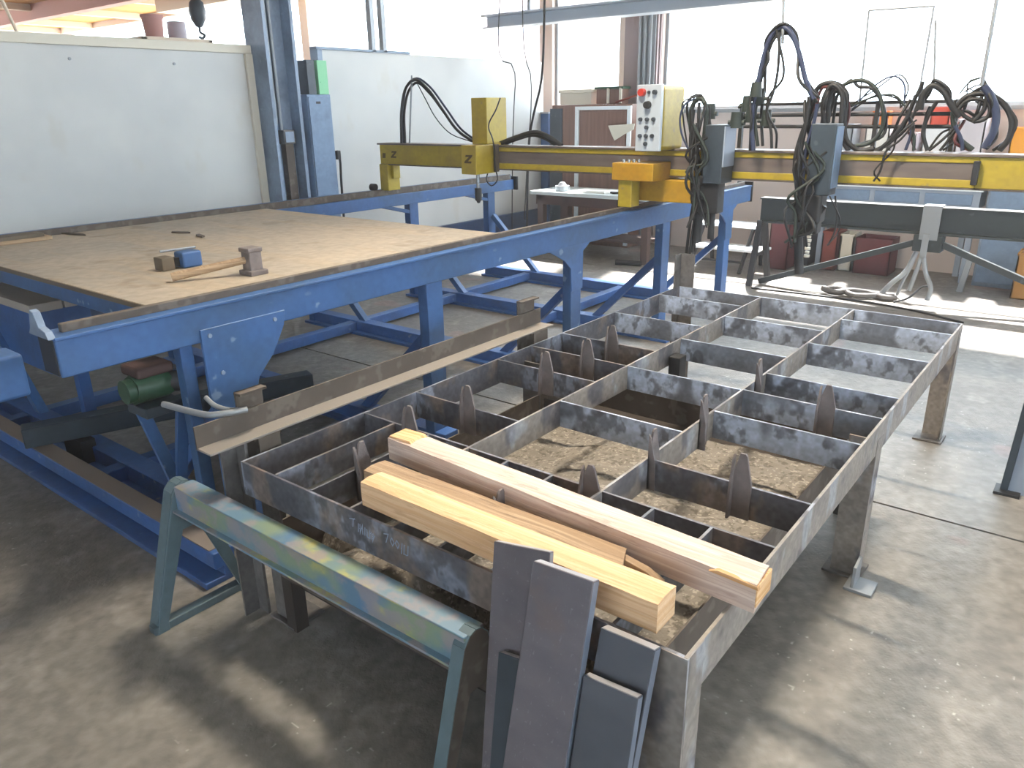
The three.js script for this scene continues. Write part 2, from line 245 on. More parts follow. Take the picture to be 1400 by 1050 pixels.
const HOSE = [
[0.013,[-4.85,1.391,-4.7],[-4.825,1.656,-4.7],[-4.759,1.823,-4.7],[-4.647,1.879,-4.7],[-4.515,1.805,-4.7],[-4.367,1.65,-4.7],[-4.22,1.498,-4.7],[-4.05,1.412,-4.7]],
[0.012,[-4.827,1.391,-4.72],[-4.813,1.644,-4.72],[-4.748,1.8,-4.72],[-4.652,1.858,-4.72],[-4.52,1.778,-4.72],[-4.363,1.623,-4.72],[-4.216,1.481,-4.72],[-4.053,1.406,-4.72]],
[0.01,[-4.875,1.389,-4.75],[-4.858,1.667,-4.75],[-4.791,1.846,-4.75],[-4.679,1.892,-4.75],[-4.537,1.822,-4.75],[-4.381,1.667,-4.75],[-4.226,1.507,-4.75],[-4.063,1.415,-4.75]],
[0.005,[-4.672,1.859,-4.74],[-4.583,1.73,-4.74],[-4.487,1.596,-4.74],[-4.336,1.474,-4.74],[-4.107,1.41,-4.74]],
[0.02,[-3.837,1.401,-4.76],[-3.688,1.445,-4.76],[-3.503,1.483,-4.76],[-3.384,1.453,-4.76],[-3.268,1.393,-4.76]],
[0.014,[-3.826,1.395,-4.8],[-3.698,1.433,-4.8],[-3.546,1.461,-4.8],[-3.426,1.431,-4.8],[-3.347,1.391,-4.8]],
[0.006,[-3.716,1.724,-4.62],[-3.759,1.644,-4.62],[-3.833,1.532,-4.62],[-3.794,1.429,-4.62],[-3.778,1.24,-4.62],[-3.76,1.144,-4.62],[-3.819,1.098,-4.62],[-3.868,1.14,-4.62],[-3.851,1.194,-4.62]],
[0.016,[-1.783,1.393,-4.6],[-1.808,1.561,-4.6],[-1.796,1.721,-4.6],[-1.771,1.903,-4.6],[-1.739,2.008,-4.6],[-1.686,2.056,-4.6],[-1.63,2.023,-4.6],[-1.569,1.908,-4.6],[-1.523,1.779,-4.6],[-1.466,1.671,-4.6]],
[0.013,[-1.766,1.417,-4.62],[-1.8,1.581,-4.62],[-1.789,1.741,-4.62],[-1.758,1.911,-4.62],[-1.729,2,-4.62],[-1.684,2.042,-4.62],[-1.622,1.994,-4.62],[-1.56,1.871,-4.62],[-1.514,1.752,-4.62],[-1.455,1.656,-4.62]],
[0.01,[-1.684,2.025,-4.58],[-1.675,1.814,-4.58],[-1.692,1.699,-4.58],[-1.718,1.613,-4.58],[-1.682,1.509,-4.58],[-1.667,1.408,-4.58]],
[0.016,[-1.473,1.671,-4.62],[-1.49,1.579,-4.62],[-1.522,1.46,-4.62],[-1.538,1.339,-4.62],[-1.506,1.168,-4.62]],
[0.013,[-1.485,1.687,-4.58],[-1.483,1.56,-4.58],[-1.494,1.443,-4.58],[-1.495,1.303,-4.58],[-1.465,1.14,-4.58]],
[0.012,[-1.44,1.648,-4.6],[-1.451,1.54,-4.6],[-1.474,1.422,-4.6],[-1.476,1.261,-4.6],[-1.448,1.119,-4.6]],
[0.018,[-2.147,1.39,-4.6],[-2.196,1.541,-4.6],[-2.185,1.66,-4.6],[-2.14,1.692,-4.6],[-2.103,1.642,-4.6],[-2.1,1.413,-4.6],[-2.093,1.194,-4.6],[-2.093,0.923,-4.6]],
[0.014,[-2.159,1.626,-4.55],[-2.164,1.414,-4.55],[-2.139,1.196,-4.55],[-2.107,1.019,-4.55],[-2.109,0.765,-4.55]],
[0.012,[-2.124,1.667,-4.55],[-2.115,1.415,-4.55],[-2.105,1.198,-4.55],[-2.133,0.972,-4.55],[-2.148,0.738,-4.55]],
[0.012,[-2.106,1.625,-4.62],[-2.068,1.498,-4.62],[-2.072,1.304,-4.62],[-2.086,1.104,-4.62],[-2.055,0.946,-4.62]],
[0.007,[-2.148,1.391,-4.5],[-2.203,1.488,-4.5],[-2.219,1.586,-4.5],[-2.19,1.66,-4.5],[-2.13,1.688,-4.5]],
[0.013,[-1.457,1.554,-4.85],[-1.433,1.702,-4.85],[-1.36,1.758,-4.85],[-1.282,1.767,-4.85],[-1.206,1.719,-4.85],[-1.157,1.611,-4.85],[-1.15,1.502,-4.85],[-1.199,1.435,-4.85],[-1.283,1.414,-4.85]],
[0.016,[-1.527,1.648,-4.8],[-1.512,1.735,-4.8],[-1.45,1.76,-4.8],[-1.383,1.735,-4.8],[-1.347,1.614,-4.8],[-1.339,1.455,-4.8],[-1.299,1.392,-4.8]],
[0.016,[-1.443,1.536,-4.76],[-1.46,1.675,-4.76],[-1.42,1.747,-4.76],[-1.368,1.707,-4.76],[-1.349,1.556,-4.76],[-1.347,1.477,-4.76]],
[0.016,[-1.426,1.544,-4.78],[-1.435,1.686,-4.78],[-1.405,1.739,-4.78],[-1.36,1.692,-4.78],[-1.336,1.536,-4.78],[-1.309,1.448,-4.78],[-1.234,1.394,-4.78],[-1.158,1.407,-4.78]],
[0.006,[-1.335,1.613,-4.9],[-1.233,1.736,-4.9],[-1.137,1.786,-4.9],[-1.079,1.746,-4.9],[-1.063,1.64,-4.9]],
[0.007,[-1.359,1.621,-4.88],[-1.239,1.674,-4.88],[-1.118,1.687,-4.88],[-1.049,1.625,-4.88]],
[0.012,[-0.976,1.75,-4.86],[-1.01,1.639,-4.86],[-1.041,1.526,-4.86],[-1.107,1.428,-4.86],[-1.231,1.358,-4.86]],
[0.012,[-0.994,1.684,-4.82],[-1.021,1.572,-4.82],[-1.08,1.465,-4.82],[-1.147,1.393,-4.82]],
[0.007,[-0.939,1.546,-4.62],[-0.997,1.458,-4.62],[-1.055,1.405,-4.62],[-1.073,1.294,-4.62],[-1.099,1.243,-4.62]],
[0.01,[-1.031,1.61,-4.84],[-0.992,1.496,-4.84],[-1.007,1.399,-4.84]],
[0.01,[-0.995,1.515,-4.84],[-0.972,1.457,-4.84],[-0.966,1.396,-4.84]],
[0.02,[-0.957,1.609,-4.8],[-0.954,1.683,-4.8],[-0.915,1.729,-4.8],[-0.862,1.703,-4.8],[-0.809,1.629,-4.8],[-0.762,1.571,-4.8]],
[0.013,[-0.892,1.645,-4.84],[-0.923,1.571,-4.84],[-0.932,1.488,-4.84],[-0.897,1.397,-4.84]],
[0.018,[-0.795,1.607,-4.82],[-0.754,1.668,-4.82],[-0.674,1.684,-4.82],[-0.585,1.64,-4.82],[-0.53,1.562,-4.82],[-0.523,1.469,-4.82],[-0.557,1.404,-4.82]],
[0.022,[-0.674,1.719,-4.78],[-0.638,1.676,-4.78],[-0.597,1.588,-4.78],[-0.594,1.499,-4.78],[-0.623,1.416,-4.78]],
[0.016,[-0.805,1.643,-4.86],[-0.8,1.552,-4.86],[-0.754,1.459,-4.86],[-0.683,1.404,-4.86]],
[0.012,[-0.775,1.607,-4.8],[-0.741,1.65,-4.8],[-0.683,1.656,-4.8],[-0.634,1.62,-4.8],[-0.635,1.57,-4.8],[-0.678,1.549,-4.8],[-0.735,1.571,-4.8],[-0.772,1.607,-4.8]],
[0.009,[-0.784,1.515,-4.84],[-0.828,1.459,-4.84],[-0.889,1.397,-4.84]],
[0.009,[-0.776,1.511,-4.84],[-0.805,1.451,-4.84],[-0.836,1.398,-4.84]],
[0.012,[-0.786,1.526,-4.84],[-0.744,1.459,-4.84],[-0.727,1.4,-4.84]],
[0.005,[-0.794,1.687,-4.88],[-0.759,1.74,-4.88],[-0.705,1.763,-4.88]],
[0.005,[-0.772,1.694,-4.86],[-0.729,1.721,-4.86],[-0.684,1.734,-4.86]],
[0.014,[-0.697,1.542,-4.8],[-0.658,1.606,-4.8],[-0.655,1.683,-4.8]],
[0.006,[-1.271,1.162,-4.55],[-1.247,1.034,-4.55],[-1.253,0.952,-4.55],[-1.277,0.888,-4.55]]];
const POLE = [
[0.007,[-4.755,1.392,-4.7],[-4.685,1.913,-4.7]],
[0.009,[-1.669,1.966,-4.6],[-1.696,2.296,-4.6]],
[0.006,[-1.313,1.652,-4.95],[-1.326,2.135,-4.95]],
[0.006,[-1.326,2.135,-4.95],[-0.995,2.13,-4.95]],
[0.006,[-1.006,1.685,-4.95],[-0.998,2.13,-4.95]],
[0.006,[-0.918,1.73,-4.85],[-0.96,2.05,-4.85]],
[0.01,[-0.687,1.719,-4.8],[-0.689,2.183,-4.8]]];
const CORD = [
[0.006,[-5.547,4.077,-7.2],[-5.736,3.043,-7.2],[-5.769,2.162,-7.2],[-5.645,2.134,-7.2],[-5.576,2.018,-7.2],[-5.592,1.715,-7.2],[-5.621,1.284,-7.2],[-5.655,0.158,-7.2]],
[0.006,[-5.474,4.074,-7.25],[-5.488,2.312,-7.25],[-5.45,2.119,-7.25],[-5.401,2.013,-7.25],[-5.395,1.635,-7.25],[-5.44,1.245,-7.25],[-5.503,0.421,-7.25]],
[0.013,[-5.156,4.008,-7.2],[-5.177,2.504,-7.2],[-5.197,2.077,-7.2],[-5.227,1.873,-7.2],[-5.307,1.634,-7.2],[-5.381,1.326,-7.2],[-5.436,0.177,-7.2]]];

// ---------------------------------------------------------------- the building
const floor = structGroup('floor');
{
  const zs = [6, -3.31, -7.2, -9], xs = [-6.3, -0.2, 6];
  for (let i = 0; i < 3; i++) obj('slab', B(-6.3, -0.08, zs[i] - (i ? 0.007 : 0), 6, 0, zs[i + 1] + 0.007), M.floor, floor);
  obj('slab', B(-20, -0.08, 6, -6.3, 0, -9), M.floor, floor);
  obj('bed', B(-20, -0.2, 6, 6, -0.08, -9), M.subfloor, floor);
}
// back wall with its two windows
struct('wall_back', [B(-6.4, 0, -9, 6.2, 1.6, -8.8), B(-6.4, 4.8, -9, 6.2, 5.2, -8.8), B(-6.4, 1.6, -9, -6.2, 4.8, -8.8), B(-5.2, 1.6, -9, -4.62, 4.8, -8.8), B(4.4, 1.6, -9, 6.2, 4.8, -8.8)], M.plaster);
function windowIn(n, x0, x1, y0, y1, z, posts) {
  const w = structGroup('window_' + n), f = [];
  f.push(B(x0, y0, z - 0.03, x1, y0 + 0.04, z + 0.03), B(x0, y1 - 0.04, z - 0.03, x1, y1, z + 0.03), B(x0, y0, z - 0.03, x0 + 0.04, y1, z + 0.03), B(x1 - 0.04, y0, z - 0.03, x1, y1, z + 0.03));
  obj('window_frame', f, M.pipe, w);
  const xs = [x0 + 0.04, ...posts, x1 - 0.04];
  for (const p of posts) obj('mullion', B(p - 0.012, y0 + 0.04, z - 0.02, p + 0.012, y1 - 0.04, z + 0.02), M.pipe, w);
  for (let i = 0; i + 1 < xs.length; i++) obj('pane', B(xs[i] + 0.012, y0 + 0.04, z - 0.003, xs[i + 1] - 0.012, y1 - 0.04, z + 0.003), M.glass, w);
}
M.glass = new THREE.MeshPhysicalMaterial({ color: 0xffffff, transmission: 1, thickness: 0, roughness: 0.02, ior: 1.5 });
windowIn(1, -6.2, -5.2, 1.6, 4.8, -8.9, []);
windowIn(2, -4.62, 4.4, 1.6, 4.8, -8.9, [1.2]);
struct('trim_2', B(-4.62, 2.69, -8.88, 4.4, 2.74, -8.8), M.lightBox);   // transom
struct('trim_1', B(-4.62, 1.57, -8.8, 4.4, 1.61, -8.72), M.pipe);           // sill
struct('wall_right', [B(6, 0, -9, 6.2, 1.2, 6), B(6, 3.2, -9, 6.2, 5.2, 6), B(6, 1.2, -9, 6.2, 3.2, -6), B(6, 1.2, 3.2, 6.2, 3.2, 6)], M.plaster);
{
  const w = structGroup('window_3');
  obj('window_frame', [B(6.06, 1.2, -6, 6.12, 1.26, 3.2), B(6.06, 3.14, -6, 6.12, 3.2, 3.2)], M.pipe, w);
  for (let i = 0; i < 5; i++) { obj('mullion', B(6.06, 1.26, -6 + i * 2.29, 6.12, 3.14, -5.96 + i * 2.29), M.pipe, w); if (i < 4) obj('pane', B(6.087, 1.26, -5.95 + i * 2.29, 6.093, 3.14, -3.72 + i * 2.29), M.glass, w); }
}
struct('wall_front', [B(-20.2, 0, 6, 6.2, 1.2, 6.2), B(-20.2, 3.0, 6, 6.2, 5.2, 6.2), B(-20.2, 1.2, 6, -2.4, 3.0, 6.2), B(2, 1.2, 6, 6.2, 3.0, 6.2)], M.plaster);
windowIn(4, -2.4, 2, 1.2, 3.0, 6.1, [-0.9, 0.6]);
// roof of the hall with its skylight
struct('ceiling', B(-6.4, 5.2, -9, 6.2, 5.4, 6.2), M.ceiling);
// lower aisle to the left, open above the white partition
struct('wall_left', [B(-6.4, 3.5, -9, -6.2, 5.2, 6.2), B(-6.4, 0, 0.6, -6.2, 3.5, 6.2)], M.plaster);
struct('wall_aisle', [B(-20.2, 0, -9, -20, 1.4, 6), B(-20.2, 0, -9, -6.4, 1.4, -8.8), B(-20.2, 3.44, -9, -6.4, 3.6, -8.8), B(-20.2, 3.44, -9, -20, 3.6, 6), B(-20.2, 1.4, -9, -19.9, 3.44, -8.8), B(-11.3, 1.4, -9, -11.1, 3.44, -8.8), B(-20.2, 1.4, -3.1, -20, 3.44, -2.9)], M.plaster);
{
  const r = structGroup('ceiling');
  for (let i = 0; i < 7; i++) obj('deck_board', B(-20.2 + i * 1.972, 3.55, -9, -20.2 + (i + 1) * 1.972 - 0.02, 3.6, 6.2), M.deck, r);
  for (const z of [-6.6, -3.8, -1, 2, 5]) obj('girder', [B(-20, 3.3, z - 0.08, -6.4, 3.55, z - 0.06), B(-20, 3.28, z - 0.16, -6.4, 3.31, z + 0.02)], M.girder, r);
  for (const x of [-18.5, -16.2, -13.9, -11.6, -9.3, -7]) obj('purlin', B(x - 0.06, 3.44, -8.8, x + 0.06, 3.55, 6), M.purlin, r);
  obj('beam', B(-13.4, 3.26, -8.2, -8.6, 3.55, -7.5), M.cream, r);
}
// white partition: two panels on a dark blue skirting
{
  const p = structGroup('partition');
  obj('panel', B(-6.26, 0.38, -4.2, -6.2, 2.13, 0.6), M.white, p); obj('cap_rail', B(-6.28, 2.13, -4.27, -6.18, 2.2, 0.6, 0.006), M.cream, p); obj('end_post', B(-6.28, 0.38, -4.27, -6.17, 2.13, -4.2, 0.006), M.cream, p);
  obj('skirting', B(-6.28, 0, -4.27, -6.17, 0.38, 0.6, 0.004), M.dado, p);
  const q = structGroup('partition');
  obj('panel', B(-6.26, 0.38, -8.6, -6.2, 2.2, -5.03), M.white, q); obj('cap_rail', B(-6.28, 2.2, -6.2, -6.18, 2.225, -4.97, 0.004), M.greyBlue, q); obj('end_post', B(-6.28, 0.38, -5.03, -6.17, 2.2, -4.97, 0.006), M.greyBlue, q);
  obj('skirting', B(-6.28, 0, -8.6, -6.15, 0.38, -4.97, 0.004), M.dado, q);
  for (const [z, y] of [[-1.9, 2.05], [-2.75, 2.04], [-3.55, 2.03]]) obj('bolt', rod([-6.2, y, z], [-6.192, y, z], 0.011), M.pipe, [...scene.children].find((o) => o.name === 'partition'));
  obj('post', [B(-6.24, 2.2, -5.72, -6.18, 3.5, -5.67), B(-6.24, 2.2, -5.87, -6.18, 3.5, -5.82)], M.pipe, q);
  obj('post', [rod([-6.23, 2.2, -2.45], [-6.23, 3.5, -2.1], 0.012), rod([-6.23, 2.2, -2.28], [-6.23, 3.5, -1.9], 0.012)], M.purlin, p);
}
// steel columns
{
  const c = structGroup('column');
  const H = (x0, x1, z0, z1, y1) => [B(x0, 0, z0, x1, y1, z0 + 0.035, 0.004), B(x0, 0, z1 - 0.035, x1, y1, z1, 0.004), B((x0 + x1) / 2 - 0.012, 0, z0 + 0.03, (x0 + x1) / 2 + 0.012, y1, z1 - 0.03)];
  obj('h_section', H(-6.3, -6.02, -4.62, -4.3, 5.2), M.greyBlue, c);
  obj('conduit', [rod([-6.12, 1.55, -4.4], [-6.12, 5.2, -4.4], 0.012), rod([-6.13, 1.5, -4.45], [-6.13, 5.2, -4.45], 0.016)], M.pipe, c);
  const j = obj('junction_box', B(-6.16, 1.38, -4.54, -6.06, 1.5, -4.42, 0.006), M.steelDull, c); obj('cover', B(-6.06, 1.395, -4.525, -6.055, 1.485, -4.435), M.greyBlue, j);
  obj('cable_duct', B(-6.16, 0, -4.53, -6.08, 1.38, -4.44, 0.004), M.rust, c);
  const d = structGroup('column');
  obj('h_section', H(-5.06, -4.62, -8.79, -8.68, 5.2), M.columnHazed, d); obj('flange', B(-4.86, 0, -8.68, -4.64, 5.2, -8.66, 0.004), M.pipe, d);
  for (const x of [-4.83, -4.76, -4.69]) obj('conduit', rod([x, 1.2, -8.64], [x, 5.2, -8.64], 0.018), M.pipe, d);
  const e = structGroup('column');
  obj('post', B(-6.2, 0, -8.66, -6.08, 1.58, -8.54, 0.008), M.blue, e);
  obj('post_cap', B(-6.21, 1.58, -8.67, -6.07, 1.6, -8.53), M.pipe, e);
}
struct('beam', [B(-6.2, 2.64, -7.62, 2, 2.66, -7.38), B(-6.2, 2.53, -7.51, 2, 2.64, -7.49), B(-6.2, 2.52, -7.6, 2, 2.535, -7.4)], mat(0xb7c3d0, { roughness: 0.5 }));
struct('beam_hanger', [rod([-5.6, 2.66, -7.5], [-5.6, 5.2, -7.5], 0.02), rod([1, 2.66, -7.5], [1, 5.2, -7.5], 0.02)], M.pipe);

// ---------------------------------------------------------------- flame-cutting table: two rails on a welded frame
const RX = -2.53, FX = -5.05;
const table = thing('cutting_table', 'long blue steel frame with two raised rails carrying the tan sheet', 'cutting table', [-3.8, 0, -3.7]);
{
  const t = table;
  const rail = obj('rail_beam', [B(RX - 0.12, 0.868, -6.56, RX, 1.0, -0.91, 0.006), B(RX - 0.12, 0.99, -6.56, RX + 0.006, 1.002, -0.91, 0.003)], M.blue, t);
  obj('hollow_shade', B(RX - 0.112, 0.876, -0.912, RX - 0.008, 0.992, -0.906), M.dark, rail);  // dark sheet painted as the shade inside the open tube end
  obj('end_plate', B(RX - 0.13, 0.862, -6.575, RX + 0.01, 1.03, -6.555, 0.003), M.dark, rail);
  obj('end_stop', [plate([[-2.67, 1.0], [-2.53, 1.0], [-2.545, 1.02], [-2.585, 1.03], [-2.605, 1.075], [-2.625, 1.08], [-2.635, 1.06], [-2.65, 1.02]], 'z', -0.915, 0.02)], M.greyBlue, rail);
  obj('track', B(RX - 0.07, 1.0, -6.52, RX - 0.045, 1.03, -0.955, 0.004), M.rust, t);
  const fr = obj('rail_beam', [B(FX - 0.12, 0.855, -6.48, FX, 0.955, -0.95, 0.006), B(FX - 0.14, 0.955, -6.48, FX - 0.035, 1.0, -0.95, 0.006)], M.blue, t);
  obj('end_plate', B(FX - 0.14, 0.85, -6.5, FX + 0.04, 0.985, -6.478, 0.003), M.dark, fr);
  obj('track', B(FX - 0.034, 0.955, -6.45, FX - 0.02, 1.008, -0.98, 0.004), M.rust, t);
  const legs = [[-1.48, 'big'], [-2.62, ''], [-3.86, 'g'], [-5.03, ''], [-6.14, 'g']];
  for (const [z, kind] of legs) {
    const w = 0.055;
    obj('leg', [B(RX - 0.07, 0.0, z - w, RX - 0.008, 0.87, z + w, 0.004), ...(kind === 'big' ? [B(RX - 0.1, 0.0, z + 0.1, RX - 0.05, 0.87, z + 0.15, 0.004)] : [])], M.blue, t);
    if (kind === 'big') {
      const g = obj('gusset_plate', plate([[z + 0.09, 0.915], [z - 0.27, 0.915], [z - 0.26, 0.86], [z - 0.2, 0.76], [z - 0.12, 0.68], [z - 0.1, 0.62], [z - 0.09, 0], [z + 0.09, 0]], 'x', RX - 0.006, 0.012), M.blue, t);
      for (const [a, b] of [[z + 0.06, 0.89], [z - 0.22, 0.89], [z + 0.03, 0.74]]) obj('bolt', rod([RX, b, a], [RX + 0.014, b, a], 0.008), M.greyBlue, g);
    } else if (kind === 'g') obj('gusset_plate', plate([[z + 0.3, 0.875], [z - 0.14, 0.875], [z - 0.1, 0.85], [z - 0.06, 0.83], [z - 0.058, 0.6], [z + 0.058, 0.6], [z + 0.07, 0.74], [z + 0.14, 0.8], [z + 0.22, 0.84]], 'x', RX - 0.01, 0.01), M.blue, t);
    obj('brace', bar([RX - 0.05, 0.62, z - 0.01], [RX - 0.62, 0.06, z - 0.01], 0.05, 0.05, 0.003, V(0, 0, 1)), M.blueDeep, t);
    obj('leg', B(FX - 0.1, 0, z - w, FX - 0.03, 0.86, z + w, 0.004), M.blue, t);
    obj('brace', bar([FX - 0.02, 0.62, z - 0.01], [FX + 0.56, 0.06, z - 0.01], 0.05, 0.05, 0.003, V(0, 0, 1)), M.blue, t);
    obj('brace', bar([FX - 0.06, 0.78, z + 0.04], [FX - 0.06, 0.86, z + 0.36], 0.05, 0.03, 0.003), M.blue, t);
    obj('base_beam', [B(FX - 0.1, 0.02, z - 0.05, RX + 0.06, 0.1, z + 0.05, 0.005), B(FX - 0.12, 0, z - 0.09, RX + 0.08, 0.02, z + 0.09, 0.003)], M.blueDeep, t);
  }
  for (const x of [-4.6, -3.5]) obj('base_beam', B(x - 0.04, 0.02, -6.1, x + 0.04, 0.09, -1.3, 0.005), M.blueDeep, t);
  obj('base_beam', [B(-5.6, 0.062, -1.3, -2.37, 0.13, -1.215, 0.006), B(-5.6, 0.02, -1.285, -2.37, 0.065, -1.25), B(-5.6, 0, -1.3, -2.37, 0.025, -1.17, 0.004)], M.blueDeep, t);
  obj('dusty_ledge', B(-5.6, 0.13, -1.298, -2.4, 0.134, -1.218), M.dust, t);
  for (const z of [-1.45, -2.1, -2.8, -3.42]) obj('crossbeam', B(FX, 0.85, z - 0.025, RX - 0.12, 0.955, z + 0.025, 0.004), M.blue, t);
}
const sheet = thing('metal_sheet', 'large tan scuffed sheet lying flat on the blue cutting table', 'sheet', [-3.85, 0.955, -2.4]);
obj('sheet', B(-5.065, 0.956, -3.46, -2.67, 0.972, -1.36, 0.002), M.board, sheet);
obj('edge_strip', B(-5.0, 0.951, -1.362, -2.69, 0.97, -1.354), M.boardEdge, sheet);
// left: end of a second blue beam, a low bench, a tube on the floor, the gear motor
{
  const t = thing('steel_beam', 'end of a light blue box beam entering at the left edge of the picture', 'beam', [-3.1, 0, -0.55]);
  obj('beam', B(-3.02, 0.73, -0.93, -2.88, 0.885, 0.35, 0.014), M.blue, t); for (const z of [0.05]) obj('leg', [B(-2.99, 0, z - 0.05, -2.91, 0.73, z + 0.05, 0.004)], M.blue, t);
  obj('leg', B(-2.99, 0, -0.35, -2.91, 0.73, -0.25, 0.004), M.blue, t);
  const b = thing('low_bench', 'low dark blue bench with a grey plank top beyond the near rail end', 'bench', [-4.7, 0, -1.6]);
  obj('top', [B(-5.9, 0.7, -1.62, -4.28, 0.745, -1.46, 0.004), B(-5.9, 0.7, -1.79, -4.28, 0.745, -1.63, 0.004)], mat(0xaaa298, { roughness: 0.8 }), b); obj('front', B(-5.9, 0.36, -1.76, -4.3, 0.7, -1.5, 0.004), M.blueDeep, b); for (const x of [-5.85, -4.4]) obj('leg', B(x, 0, -1.7, x + 0.06, 0.36, -1.64), M.blueDeep, b);
  const s = thing('steel_tube', 'dark square tube lying on the floor under the near rail', 'tube', [-3.75, 0, -1.9]);
  obj('tube', bar([-3.98, 0.19, -1.2], [-3.5, 0.19, -2.55], 0.1, 0.1, 0.006), M.darkBox, s); obj('support', B(-4.0, 0, -1.45, -3.8, 0.14, -1.38), M.dark, s); obj('support', B(-3.66, 0, -2.3, -3.48, 0.14, -2.2), M.dark, s);
  const m = thing('gear_motor', 'green and grey gear motor on a crossed blue stand under the near rail', 'motor', [-2.72, 0, -1.3]);
  obj('housing', [rod([-2.725, 0.7, -1.2], [-2.725, 0.7, -1.33], 0.06, 6), rod([-2.725, 0.7, -1.17], [-2.725, 0.7, -1.2], 0.045, 16)], M.greenMotor, m);
  obj('lid', B(-2.79, 0.75, -1.34, -2.66, 0.79, -1.2, 0.012), M.darkBrown, m); obj('coupling', rod([-2.72, 0.7, -1.33], [-2.68, 0.7, -1.37], 0.04, 14), M.dark, m);
  obj('bracket', B(-2.79, 0.6, -1.35, -2.65, 0.64, -1.2, 0.005), M.darkBox, m);
  obj('stand_bar', bar([-2.72, 0.61, -1.22], [-2.7, 0, -1.36], 0.045, 0.02, 0.002, V(1, 0, 0)), M.blue, m); obj('stand_bar', bar([-2.69, 0.61, -1.36], [-2.71, 0, -1.26], 0.045, 0.02, 0.002, V(1, 0, 0)), M.blue, m);
}

